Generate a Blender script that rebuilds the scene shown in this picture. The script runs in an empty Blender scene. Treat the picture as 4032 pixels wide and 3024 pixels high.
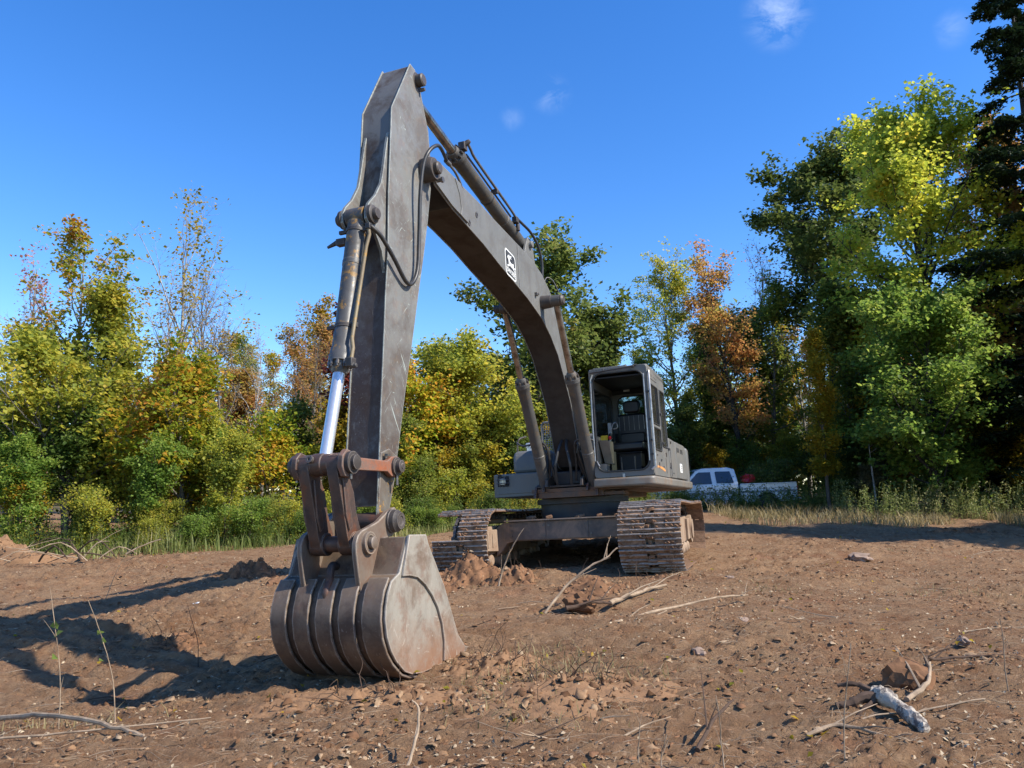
import bpy, math, random
import numpy as np
from mathutils import Matrix, Vector
R = math.radians
rng = np.random.default_rng(7); random.seed(7)
scene = bpy.context.scene
col = scene.collection
# ------------------------------------------------------------------ camera, sky, sun, exposure
cam_d = bpy.data.cameras.new('camera'); cam = bpy.data.objects.new('camera', cam_d); col.objects.link(cam)
cam.location = (0, 0, 1.5); cam.rotation_euler = (R(98.0), 0, 0)
cam_d.sensor_width = 36; cam_d.lens = 27.04; cam_d.clip_end = 3000; cam_d.clip_start = .05
scene.camera = cam
SUN = Vector((.674, -.272, .688)).normalized()
world = bpy.data.worlds.new('World'); scene.world = world; world.use_nodes = True
wn = world.node_tree.nodes; wl = world.node_tree.links; wn.clear()
wo = wn.new('ShaderNodeOutputWorld'); bg = wn.new('ShaderNodeBackground'); sky = wn.new('ShaderNodeTexSky')
sky.sky_type = 'NISHITA'; sky.sun_disc = False
sky.sun_elevation = math.asin(SUN.z); sky.sun_rotation = math.atan2(SUN.x, SUN.y)
sky.air_density = 1.0; sky.dust_density = .25; sky.ozone_density = 3.0; sky.altitude = 300
bg.inputs[1].default_value = .12
hs = wn.new('ShaderNodeHueSaturation'); hs.inputs['Hue'].default_value = .510; hs.inputs['Saturation'].default_value = 1.32; hs.inputs['Value'].default_value = 1.5
wl.new(sky.outputs[0], hs.inputs['Color'])
# thin wisps of cloud, each in its own direction of the sky
tc = wn.new('ShaderNodeTexCoord')
cn = wn.new('ShaderNodeTexNoise'); cn.inputs['Scale'].default_value = 22; cn.inputs['Detail'].default_value = 9; cn.inputs['Roughness'].default_value = .62; cn.inputs['Distortion'].default_value = .6
mp = wn.new('ShaderNodeMapping'); mp.inputs['Scale'].default_value = (1, 1, 1.5); mp.inputs['Rotation'].default_value = (.3, .2, 0)
wl.new(tc.outputs['Generated'], mp.inputs[0]); wl.new(mp.outputs[0], cn.inputs['Vector'])
acc = None
for d, rad, amt in [((.2973, .7946, .5293), .046, .42), ((.462, .746, .480), .024, .22), ((.0476, .8766, .479), .03, .2), ((.0, .90, .46), .02, .1), ((-.6, .3, .62), .09, .5), ((.9, -.1, .45), .08, .5), ((.1, -.8, .6), .1, .5)]:
    dv = Vector(d).normalized()
    vm = wn.new('ShaderNodeVectorMath'); vm.operation = 'DISTANCE'; vm.inputs[1].default_value = dv
    nv = wn.new('ShaderNodeVectorMath'); nv.operation = 'NORMALIZE'
    wl.new(tc.outputs['Generated'], nv.inputs[0]); wl.new(nv.outputs[0], vm.inputs[0])
    mr = wn.new('ShaderNodeMapRange'); mr.interpolation_type = 'SMOOTHSTEP'
    mr.inputs[1].default_value = 0; mr.inputs[2].default_value = rad; mr.inputs[3].default_value = amt; mr.inputs[4].default_value = 0
    wl.new(vm.outputs['Value'], mr.inputs[0])
    if acc is None: acc = mr.outputs[0]
    else:
        a = wn.new('ShaderNodeMath'); a.operation = 'ADD'; wl.new(acc, a.inputs[0]); wl.new(mr.outputs[0], a.inputs[1]); acc = a.outputs[0]
cr = wn.new('ShaderNodeMapRange'); cr.inputs[1].default_value = .42; cr.inputs[2].default_value = .72
wl.new(cn.outputs[0], cr.inputs[0])
mm = wn.new('ShaderNodeMath'); mm.operation = 'MULTIPLY'; wl.new(acc, mm.inputs[0]); wl.new(cr.outputs[0], mm.inputs[1])
mx = wn.new('ShaderNodeMixRGB'); mx.inputs[2].default_value = (6.5, 7.4, 8.6, 1)
wl.new(mm.outputs[0], mx.inputs[0]); wl.new(hs.outputs[0], mx.inputs[1]); wl.new(mx.outputs[0], bg.inputs[0]); wl.new(bg.outputs[0], wo.inputs[0])
sd = bpy.data.lights.new('sun', 'SUN'); so = bpy.data.objects.new('sun', sd); col.objects.link(so)
sd.energy = 5.0; sd.angle = R(.53); sd.color = (1, .93, .82)
so.rotation_euler = SUN.to_track_quat('Z', 'Y').to_euler(); so.location = (20, -8, 30)
scene.view_settings.view_transform = 'Standard'; scene.view_settings.look = 'None'
scene.view_settings.exposure = .58; scene.view_settings.gamma = 1; scene.view_settings.use_curve_mapping = False
scene.render.engine = 'CYCLES'
scene.cycles.max_bounces = 6; scene.cycles.diffuse_bounces = 1; scene.cycles.glossy_bounces = 3; scene.cycles.transmission_bounces = 4; scene.cycles.transparent_max_bounces = 8
scene.render.resolution_x = 1024; scene.render.resolution_y = 768

# ------------------------------------------------------------------ helpers
def tag(o, label=None, cat=None, group=None, kind=None):
    if label: o['label'] = label
    if cat: o['category'] = cat
    if group: o['group'] = group
    if kind: o['kind'] = kind
    return o
def link(name, me, mats, parent=None, mat4=None):
    o = bpy.data.objects.new(name, me); col.objects.link(o)
    if me is not None and mats is not None:
        for m in (mats if isinstance(mats, (list, tuple)) else [mats]): me.materials.append(m)
    if parent is not None: o.parent = parent
    if mat4 is not None: o.matrix_local = mat4
    return o
def empty(name, loc=(0, 0, 0), parent=None):
    o = bpy.data.objects.new(name, None); col.objects.link(o); o.location = loc; o.empty_display_size = .2
    if parent is not None: o.parent = parent
    return o
def fastmesh(name, V, F, smooth=False, mi=None):
    """V (n,3), F (m,k) all faces with k corners"""
    V = np.ascontiguousarray(V, np.float32); F = np.ascontiguousarray(F, np.int32)
    me = bpy.data.meshes.new(name); k = F.shape[1]
    me.vertices.add(len(V)); me.vertices.foreach_set('co', V.ravel())
    me.loops.add(F.size); me.loops.foreach_set('vertex_index', F.ravel())
    me.polygons.add(len(F)); me.polygons.foreach_set('loop_start', np.arange(0, F.size, k, dtype=np.int32))
    if smooth: me.polygons.foreach_set('use_smooth', np.ones(len(F), bool))
    if mi is not None: me.polygons.foreach_set('material_index', np.asarray(mi, np.int32))
    me.update(calc_edges=True); me.validate()
    return me
def frame_from(d):
    d = Vector(d).normalized(); a = Vector((0, 0, 1)) if abs(d.z) < .9 else Vector((1, 0, 0))
    u = d.cross(a).normalized(); v = d.cross(u); return u, v
class MB:
    def __init__(s): s.V = []; s.F = []; s.M = []; s.mi = 0
    def add(s, V, F):
        n = len(s.V); s.V += [tuple(v) for v in V]; s.F += [tuple(i + n for i in f) for f in F]; s.M += [s.mi] * len(F); return s
    def box(s, c, sz, rot=None):
        x, y, z = [a / 2 for a in sz]; c = Vector(c)
        V = [Vector((i * x, j * y, k * z)) for i in (-1, 1) for j in (-1, 1) for k in (-1, 1)]
        if rot is not None: V = [rot @ v for v in V]
        return s.add([v + c for v in V], [(0, 1, 3, 2), (4, 6, 7, 5), (0, 4, 5, 1), (2, 3, 7, 6), (0, 2, 6, 4), (1, 5, 7, 3)])
    def py(s, prof, y0, y1):     # side profile (x,z) with a thickness along y
        n = len(prof); V = [(x, y0, z) for x, z in prof] + [(x, y1, z) for x, z in prof]
        return s.add(V, [tuple(range(n)), tuple(range(2 * n - 1, n - 1, -1))] + [(i, i + n, (i + 1) % n + n, (i + 1) % n) for i in range(n)])
    def px(s, prof, x0, x1):     # profile (y,z) with a thickness along x
        n = len(prof); V = [(x0, y, z) for y, z in prof] + [(x1, y, z) for y, z in prof]
        return s.add(V, [tuple(range(n)), tuple(range(2 * n - 1, n - 1, -1))] + [(i, i + n, (i + 1) % n + n, (i + 1) % n) for i in range(n)])
    def pz(s, prof, z0, z1):
        n = len(prof); V = [(x, y, z0) for x, y in prof] + [(x, y, z1) for x, y in prof]
        return s.add(V, [tuple(range(n)), tuple(range(2 * n - 1, n - 1, -1))] + [(i, i + n, (i + 1) % n + n, (i + 1) % n) for i in range(n)])
    def sheet(s, path, y0, y1, t):   # plate that follows an (x,z) path, thickness t to its left
        P = [Vector((a, b)) for a, b in path]; off = []
        for i, p in enumerate(P):
            d = (P[min(i + 1, len(P) - 1)] - P[max(i - 1, 0)]).normalized(); off.append(p + Vector((-d.y, d.x)) * t)
        prof = [tuple(p) for p in P] + [tuple(p) for p in reversed(off)]
        n = len(P); V = [(a, y0, b) for a, b in prof] + [(a, y1, b) for a, b in prof]; m = 2 * n; F = []
        for i in range(n - 1):
            j, k = m - 1 - i, m - 2 - i
            F += [(i, i + 1, k, j), (i + m, j + m, k + m, i + 1 + m), (i, i + m, i + 1 + m, i + 1), (j, k, k + m, j + m)]
        F += [(0, j0 := m - 1, j0 + m, m), (n - 1, n - 1 + m, n + m, n)]
        return s.add(V, F)
    def tube(s, path, r, n=8, cap=True):
        P = [Vector(p) for p in path]; rr = r if isinstance(r, (list, tuple)) else [r] * len(P)
        V = []; F = []; u = None
        for i, p in enumerate(P):
            d = (P[min(i + 1, len(P) - 1)] - P[max(i - 1, 0)]).normalized()
            if u is None: u, v = frame_from(d)
            else:
                u = (u - d * u.dot(d)).normalized(); v = d.cross(u)
            for k in range(n):
                a = 2 * math.pi * k / n; V.append(p + (u * math.cos(a) + v * math.sin(a)) * rr[i])
        for i in range(len(P) - 1):
            for k in range(n):
                F.append((i * n + k, i * n + (k + 1) % n, (i + 1) * n + (k + 1) % n, (i + 1) * n + k))
        if cap: F += [tuple(range(n - 1, -1, -1)), tuple(range(len(P) * n - n, len(P) * n))]
        return s.add(V, F)
    def lathe(s, p0, p1, prof, n=20):   # prof: (t along p0-p1 in metres, radius)
        p0 = Vector(p0); p1 = Vector(p1); d = (p1 - p0).normalized(); u, v = frame_from(d); V = []; F = []
        for t, r in prof:
            for k in range(n):
                a = 2 * math.pi * k / n; V.append(p0 + d * t + (u * math.cos(a) + v * math.sin(a)) * r)
        for i in range(len(prof) - 1):
            for k in range(n): F.append((i * n + k, i * n + (k + 1) % n, (i + 1) * n + (k + 1) % n, (i + 1) * n + k))
        F += [tuple(range(n - 1, -1, -1)), tuple(range(len(prof) * n - n, len(prof) * n))]
        return s.add(V, F)
    def cyl(s, p0, p1, r, n=16): return s.lathe(p0, p1, [(0, r), ((Vector(p1) - Vector(p0)).length, r)], n)
    def build(s, name, mats, parent=None, xf=None, bevel=0, smooth=True, seg=2):
        V = s.V if xf is None else [xf @ Vector(v) for v in s.V]
        me = bpy.data.meshes.new(name); me.from_pydata([tuple(v) for v in V], [], s.F)
        me.polygons.foreach_set('material_index', s.M)
        me.update()
        import bmesh
        bm = bmesh.new(); bm.from_mesh(me); bmesh.ops.recalc_face_normals(bm, faces=bm.faces); bm.to_mesh(me); bm.free()
        if smooth:
            me.polygons.foreach_set('use_smooth', [True] * len(me.polygons)); me.set_sharp_from_angle(angle=R(38))
        o = link(name, me, mats, parent)
        if bevel:
            b = o.modifiers.new('bevel', 'BEVEL'); b.width = bevel; b.segments = seg; b.limit_method = 'ANGLE'; b.angle_limit = R(40)
        return o
def rrect(x0, z0, x1, z1, r, n=4):
    P = []
    for cx, cz, a0 in [(x1 - r, z1 - r, 0), (x0 + r, z1 - r, 90), (x0 + r, z0 + r, 180), (x1 - r, z0 + r, 270)]:
        for k in range(n + 1):
            a = R(a0 + 90 * k / n); P.append((cx + r * math.cos(a), cz + r * math.sin(a)))
    return P
# value noise in numpy
_L = np.random.default_rng(3).random((256, 256))
def vn(x, y):
    xi = np.floor(x).astype(int); yi = np.floor(y).astype(int); fx = x - xi; fy = y - yi
    fx = fx * fx * (3 - 2 * fx); fy = fy * fy * (3 - 2 * fy)
    a = _L[xi & 255, yi & 255]; b = _L[(xi + 1) & 255, yi & 255]; c = _L[xi & 255, (yi + 1) & 255]; d = _L[(xi + 1) & 255, (yi + 1) & 255]
    return (a * (1 - fx) + b * fx) * (1 - fy) + (c * (1 - fx) + d * fx) * fy

ORD = 'leftmost,second,third,fourth,fifth,sixth,seventh,eighth,ninth,tenth,eleventh,twelfth,thirteenth,fourteenth,fifteenth,sixteenth,seventeenth,eighteenth,nineteenth,twentieth,twenty-first,twenty-second,twenty-third,twenty-fourth,twenty-fifth,twenty-sixth,twenty-seventh,twenty-eighth,twenty-ninth,thirtieth'.split(',')
# ------------------------------------------------------------------ materials
def newmat(name):
    m = bpy.data.materials.new(name); m.use_nodes = True; nt = m.node_tree; b = nt.nodes['Principled BSDF']; return m, nt, b
def N(nt, t, **kw):
    n = nt.nodes.new(t)
    for k, v in kw.items():
        if k.startswith('i_'):
            key = k[2:]; key = int(key) if key.isdigit() else key
            n.inputs[key].default_value = v
        else: setattr(n, k, v)
    return n
def ramp(nt, src, stops, interp='LINEAR'):
    r = nt.nodes.new('ShaderNodeValToRGB'); r.color_ramp.interpolation = interp; e = r.color_ramp.elements
    while len(e) > 1: e.remove(e[-1])
    e[0].position = stops[0][0]; e[0].color = (*stops[0][1], 1) if len(stops[0][1]) == 3 else stops[0][1]
    for p, c in stops[1:]:
        x = e.new(p); x.color = (*c, 1)
    nt.links.new(src, r.inputs[0]); return r.outputs[0]
def noise(nt, scale, detail=4, rough=.55, vec=None, dist=0, stretch=None, coord='Object'):
    t = nt.nodes.new('ShaderNodeTexCoord'); n = N(nt, 'ShaderNodeTexNoise'); n.inputs['Scale'].default_value = scale
    n.inputs['Detail'].default_value = detail; n.inputs['Roughness'].default_value = rough; n.inputs['Distortion'].default_value = dist
    if stretch:
        m = nt.nodes.new('ShaderNodeMapping'); m.vector_type = 'TEXTURE'; m.inputs['Scale'].default_value = tuple(1 / q for q in stretch[0]); m.inputs['Rotation'].default_value = stretch[1]
        nt.links.new(t.outputs[coord], m.inputs[0]); nt.links.new(m.outputs[0], n.inputs['Vector'])
    else: nt.links.new(t.outputs[coord], n.inputs['Vector'])
    return n.outputs[0]
def mix(nt, f, a, b, mode='MIX'):
    m = nt.nodes.new('ShaderNodeMixRGB'); m.blend_type = mode
    for i, v in enumerate((f, a, b)):
        if hasattr(v, 'is_linked') or isinstance(v, bpy.types.NodeSocket): nt.links.new(v, m.inputs[i])
        elif i == 0: m.inputs[0].default_value = v
        else: m.inputs[i].default_value = (*v, 1)
    return m.outputs[0]
def thr(nt, s, lo, hi):
    m = nt.nodes.new('ShaderNodeMapRange'); m.inputs[1].default_value = lo; m.inputs[2].default_value = hi; nt.links.new(s, m.inputs[0]); return m.outputs[0]
def mul(nt, a, b):
    m = nt.nodes.new('ShaderNodeMath'); m.operation = 'MULTIPLY'
    for i, v in enumerate((a, b)):
        if isinstance(v, (int, float)): m.inputs[i].default_value = v
        else: nt.links.new(v, m.inputs[i])
    return m.outputs[0]
def bump(nt, b, h, strength=.4, dist=.01):
    n = nt.nodes.new('ShaderNodeBump'); n.inputs['Strength'].default_value = strength; n.inputs['Distance'].default_value = dist
    nt.links.new(h, n.inputs['Height']); nt.links.new(n.outputs[0], b.inputs['Normal'])
def edge(nt, rad=.012):
    bv = N(nt, 'ShaderNodeBevel', samples=4); bv.inputs['Radius'].default_value = rad
    g = nt.nodes.new('ShaderNodeNewGeometry'); d = N(nt, 'ShaderNodeVectorMath', operation='DOT_PRODUCT')
    nt.links.new(bv.outputs[0], d.inputs[0]); nt.links.new(g.outputs['Normal'], d.inputs[1])
    return thr(nt, d.outputs['Value'], .995, .93)
def painted(name, base, dirt=(.16, .105, .065), wear=(.30, .28, .25), dirt_amt=.5, scratch=.5, edgew=.7, rough=.42, yellow=0., edge_r=.018, rust=0., zmud=None):
    m, nt, b = newmat(name)
    c = mix(nt, thr(nt, noise(nt, 2.3, 5), .3, .75), base, tuple(x * 1.18 for x in base))
    c = mix(nt, mul(nt, thr(nt, noise(nt, 60, 3, .7), .3, .8), .22), c, tuple(x * .6 for x in base))
    if rust: c = mix(nt, mul(nt, thr(nt, noise(nt, 7, 8, .72), .5, .62), rust), c, (.16, .055, .022))
    # grime washed down in uneven patches
    d = mul(nt, thr(nt, noise(nt, 3.1, 9, .68, dist=.4), .46, .62), dirt_amt)
    c = mix(nt, d, c, dirt)
    c = mix(nt, mul(nt, thr(nt, noise(nt, 1.7, 6, .6, stretch=((3, 3, .5), (0, 0, 0))), .5, .72), dirt_amt * .5), c, tuple(x * .45 for x in base))
    if zmud:      # mud or grease that came up from the soil, ragged upper limit, heights in the machine's own frame
        tc_ = nt.nodes.new('ShaderNodeTexCoord'); sx_ = nt.nodes.new('ShaderNodeSeparateXYZ'); nt.links.new(tc_.outputs['Object'], sx_.inputs[0])
        ad = N(nt, 'ShaderNodeMath', operation='MULTIPLY_ADD'); ad.inputs[1].default_value = zmud[2]; nt.links.new(noise(nt, 3.2, 7, .7), ad.inputs[0]); nt.links.new(sx_.outputs[2], ad.inputs[2])
        c = mix(nt, mul(nt, thr(nt, ad.outputs[0], zmud[1] + zmud[2] * .5, zmud[0] + zmud[2] * .5), mul(nt, thr(nt, noise(nt, 11, 8, .75), .22, .50), zmud[4])), c, zmud[3])
    if scratch:
        for k, (rot, sc) in enumerate([((.1, .55, .2), 5.), ((-.2, -.75, .3), 7.), ((.3, 1.35, .1), 4.), ((.0, -.2, .5), 6.)]):
            s = noise(nt, sc, 3, .5, dist=.35, stretch=((16, 16, .35), rot))
            c = mix(nt, mul(nt, mul(nt, thr(nt, s, .66, .71), thr(nt, noise(nt, 2.3 + k, 5, .7), .50, .62)), scratch * .55), c, wear)
    if yellow: c = mix(nt, mul(nt, thr(nt, noise(nt, 9, 7, .75), .56, .60), yellow), c, (.42, .21, .02))
    if edgew:
        e = mul(nt, mul(nt, edge(nt, edge_r), thr(nt, noise(nt, 14, 5, .7), .33, .58)), edgew)
        c = mix(nt, e, c, wear)
    nt.links.new(c, b.inputs['Base Color'])
    rr = mix(nt, d, (rough,) * 3, (.8,) * 3); rr = mix(nt, mul(nt, thr(nt, noise(nt, 5, 6, .65), .4, .6), .5), rr, (min(1, rough + .22),) * 3); nt.links.new(rr, b.inputs['Roughness'])
    b.inputs['Specular IOR Level'].default_value = .45
    bump(nt, b, noise(nt, 55, 5, .65), .25, .004)
    return m
def simple(name, c, rough=.5, metal=0., var=.25, scale=12, bumpa=.15, c2=None, amt=.5, spec=.5):
    m, nt, b = newmat(name)
    o = mix(nt, thr(nt, noise(nt, scale, 5, .6), .3, .7), tuple(x * (1 - var) for x in c), tuple(min(1, x * (1 + var)) for x in c))
    if c2: o = mix(nt, mul(nt, thr(nt, noise(nt, scale * .45, 8, .7), .48, .62), amt), o, c2)
    nt.links.new(o, b.inputs['Base Color']); b.inputs['Roughness'].default_value = rough; b.inputs['Metallic'].default_value = metal
    b.inputs['Specular IOR Level'].default_value = spec
    if bumpa: bump(nt, b, noise(nt, scale * 5, 4), bumpa, .004)
    return m
GREY = (.148, .146, .134)
M = {}
M['paint'] = painted('grey_paint', GREY, dirt=(.075, .06, .048), dirt_amt=.4, scratch=.35, edgew=.8)
M['arm'] = painted('arm_paint', (.178, .175, .158), dirt=(.07, .05, .038), dirt_amt=.6, scratch=2.4, rust=.18, edgew=1., yellow=.06, wear=(.36, .40, .36), zmud=(1.2, 2.7, 1.6, (.062, .040, .028), .85))
M['under'] = painted('grimy_shaded_bottom_plate', (.045, .038, .032), dirt=(.03, .02, .014), dirt_amt=.8, scratch=.15, edgew=.3, rough=.6)  # grime plus the shade under the boom, both put into one dark colour
M['armfront'] = painted('greased_arm_front', (.140, .132, .118), dirt=(.060, .038, .026), dirt_amt=.9, scratch=1.2, edgew=.8, wear=(.3, .26, .22), zmud=(1.9, 3.6, 1.7, (.060, .034, .022), 1.))
M['armlow'] = painted('lower_arm_paint', (.13, .115, .092), dirt=(.085, .05, .03), dirt_amt=.85, scratch=.7, edgew=1., yellow=.9)
M['house'] = painted('house_paint', (.138, .136, .124), dirt=(.2, .155, .11), dirt_amt=.3, scratch=.15, edgew=.35)
M['skirt'] = painted('skirt_paint', (.16, .148, .125), dirt=(.2, .115, .06), dirt_amt=.7, scratch=.6, edgew=.6, wear=(.42, .38, .3))
M['dark'] = painted('dark_steel', (.035, .032, .030), dirt=(.09, .055, .035), dirt_amt=.6, scratch=.1, edgew=.25, rough=.5)
M['cyl'] = painted('cylinder_paint', (.085, .082, .076), dirt=(.035, .028, .022), dirt_amt=.6, scratch=.15, edgew=.5, yellow=.55, rough=.33)
M['cyl2'] = painted('boom_cylinder_paint', (.09, .087, .08), dirt=(.05, .036, .026), dirt_amt=.5, scratch=.1, edgew=.4, yellow=.12, rough=.4)
M['chrome'] = simple('chrome_rod', (.66, .65, .64), .3, .62, .06, 30, 0)
M['rod'] = simple('oiled_rod', (.36, .33, .29), .28, .9, .2, 20, .05, c2=(.09, .06, .04), amt=.7)
M['rust'] = painted('rusty_link', (.085, .05, .036), dirt=(.035, .024, .02), dirt_amt=.9, scratch=.35, edgew=.9, rust=.9, wear=(.28, .22, .17), rough=.42, edge_r=.008)
M['orange'] = painted('orange_link', (.27, .085, .035), dirt=(.13, .10, .08), dirt_amt=1., scratch=.6, edgew=.7, rust=.8, wear=(.2, .16, .13), rough=.5)
M['ear'] = painted('bucket_ear_steel', (.155, .118, .088), dirt=(.12, .065, .038), dirt_amt=.8, scratch=.5, edgew=.9, rust=.5, wear=(.36, .30, .23))
M['bucket'] = painted('bucket_steel', (.150, .105, .070), dirt=(.055, .033, .022), dirt_amt=.9, scratch=.9, rust=.35, zmud=(-.35, .25, .5, (.10, .055, .033), .9), edgew=.9, yellow=.04, wear=(.36, .31, .25), rough=.5)
M['bside'] = painted('bucket_side_steel', (.265, .24, .195), dirt=(.135, .095, .065), dirt_amt=1., scratch=1.7, edgew=.9, rust=.45, zmud=(-.36, .05, .55, (.22, .11, .058), .95), wear=(.46, .41, .34), rough=.5)
M['pin'] = painted('greasy_pin', (.075, .062, .052), dirt=(.03, .024, .02), dirt_amt=.8, scratch=.1, edgew=.9, wear=(.24, .2, .17), edge_r=.008, rough=.4)
M['black'] = simple('black_interior', (.009, .009, .009), .6, bumpa=0)
M['rubber'] = simple('black_hose', (.028, .028, .027), .45, 0, .3, 18, .1, c2=(.08, .065, .05), amt=.4)
M['bolt'] = simple('bolt_steel', (.16, .14, .12), .4, .6, .3, 40, .1)
M['mud'] = simple('dried_mud', (.185, .105, .062), .95, 0, .4, 16, .9, c2=(.28, .175, .105), amt=.7, spec=.1)
M['frame'] = painted('mud_coated_frame', (.30, .215, .145), dirt=(.20, .115, .07), dirt_amt=.8, scratch=.2, edgew=.1, rough=.85)
M['beam'] = painted('carbody_paint', (.145, .115, .088), dirt=(.30, .20, .13), dirt_amt=1., scratch=.3, edgew=.3, rough=.7)
M['steel'] = simple('polished_grouser', (.36, .31, .265), .5, .25, .3, 25, .15, c2=(.20, .13, .08), amt=.9)
M['shoe'] = simple('shoe_plate_mud', (.20, .118, .072), .95, 0, .4, 22, .9, c2=(.33, .215, .135), amt=.7, spec=.2)
M['seat'] = simple('black_vinyl', (.010, .011, .012), .4, 0, .2, 8, .1)
M['beige'] = simple('beige_panel', (.26, .20, .14), .7, 0, .2, 6, .1, c2=(.12, .085, .06))
M['yellow'] = simple('yellow_sticker', (.75, .46, .02), .5)
M['red'] = simple('red_knob', (.5, .02, .03), .35)
M['white'] = simple('white_print', (.72, .72, .68), .5, 0, .04, 6, 0)
M['blackprint'] = simple('black_print', (.022, .022, .024), .5, 0, .1, 40, 0, c2=(.11, .11, .10), amt=.5)
M['faded'] = simple('faded_print', (.05, .048, .046), .6, 0, .1, 60, 0, c2=(.11, .11, .1), amt=.5)
M['orangeprint'] = simple('orange_mark', (.70, .27, .07), .6, 0, .15, 20, 0, c2=(.5, .35, .2))
M['trim'] = simple('bright_seal_trim', (.42, .41, .39), .32, .5, .15, 20, .05, c2=(.12, .11, .1), amt=.5)
def glassmat(name, tint, rough=.02, dust=.12, dcol=(.35, .33, .3)):
    m, nt, b = newmat(name); nt.nodes.remove(b); out = nt.nodes['Material Output']
    t = N(nt, 'ShaderNodeBsdfTransparent'); t.inputs[0].default_value = (*tint, 1)
    g = N(nt, 'ShaderNodeBsdfGlossy'); g.inputs['Roughness'].default_value = rough
    f = N(nt, 'ShaderNodeFresnel'); f.inputs[0].default_value = 1.5
    s = N(nt, 'ShaderNodeMixShader'); nt.links.new(f.outputs[0], s.inputs[0]); nt.links.new(t.outputs[0], s.inputs[1]); nt.links.new(g.outputs[0], s.inputs[2])
    d = N(nt, 'ShaderNodeBsdfDiffuse'); d.inputs[0].default_value = (*dcol, 1)
    s2 = N(nt, 'ShaderNodeMixShader'); nt.links.new(mul(nt, thr(nt, noise(nt, 3, 6), .2, .8), dust * 2), s2.inputs[0])
    nt.links.new(s.outputs[0], s2.inputs[1]); nt.links.new(d.outputs[0], s2.inputs[2]); nt.links.new(s2.outputs[0], out.inputs[0])
    return m
M['glass'] = glassmat('dusty_glass', (.55, .62, .6), dust=.05)
M['tint'] = glassmat('tinted_glass', (.05, .07, .075), dust=.03)
def leafmat(name, stops, trans=.48, rough=.5):
    m, nt, b = newmat(name); nt.nodes.remove(b); out = nt.nodes['Material Output']
    g = nt.nodes.new('ShaderNodeNewGeometry'); oi = nt.nodes.new('ShaderNodeObjectInfo')
    n = noise(nt, .55, 2, .5)
    a = N(nt, 'ShaderNodeMath', operation='MULTIPLY_ADD'); a.inputs[1].default_value = .55; nt.links.new(g.outputs['Random Per Island'], a.inputs[0])
    q = mul(nt, thr(nt, n, .32, .68), .45); nt.links.new(q, a.inputs[2])
    c = ramp(nt, a.outputs[0], stops)
    hsn = N(nt, 'ShaderNodeHueSaturation'); nt.links.new(c, hsn.inputs['Color'])
    v = N(nt, 'ShaderNodeMapRange'); v.inputs[3].default_value = .82; v.inputs[4].default_value = 1.2; nt.links.new(oi.outputs['Random'], v.inputs[0]); nt.links.new(v.outputs[0], hsn.inputs['Value'])
    c = hsn.outputs[0]
    p = N(nt, 'ShaderNodeBsdfPrincipled'); p.inputs['Roughness'].default_value = rough; p.inputs['Specular IOR Level'].default_value = .22; nt.links.new(c, p.inputs['Base Color'])
    t = N(nt, 'ShaderNodeBsdfTranslucent'); h2 = N(nt, 'ShaderNodeHueSaturation'); h2.inputs['Saturation'].default_value = 1.0; h2.inputs['Value'].default_value = 1.7; nt.links.new(c, h2.inputs['Color']); nt.links.new(h2.outputs[0], t.inputs[0])
    s = N(nt, 'ShaderNodeMixShader'); s.inputs[0].default_value = trans; nt.links.new(p.outputs[0], s.inputs[1]); nt.links.new(t.outputs[0], s.inputs[2]); nt.links.new(s.outputs[0], out.inputs[0])
    return m
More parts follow.
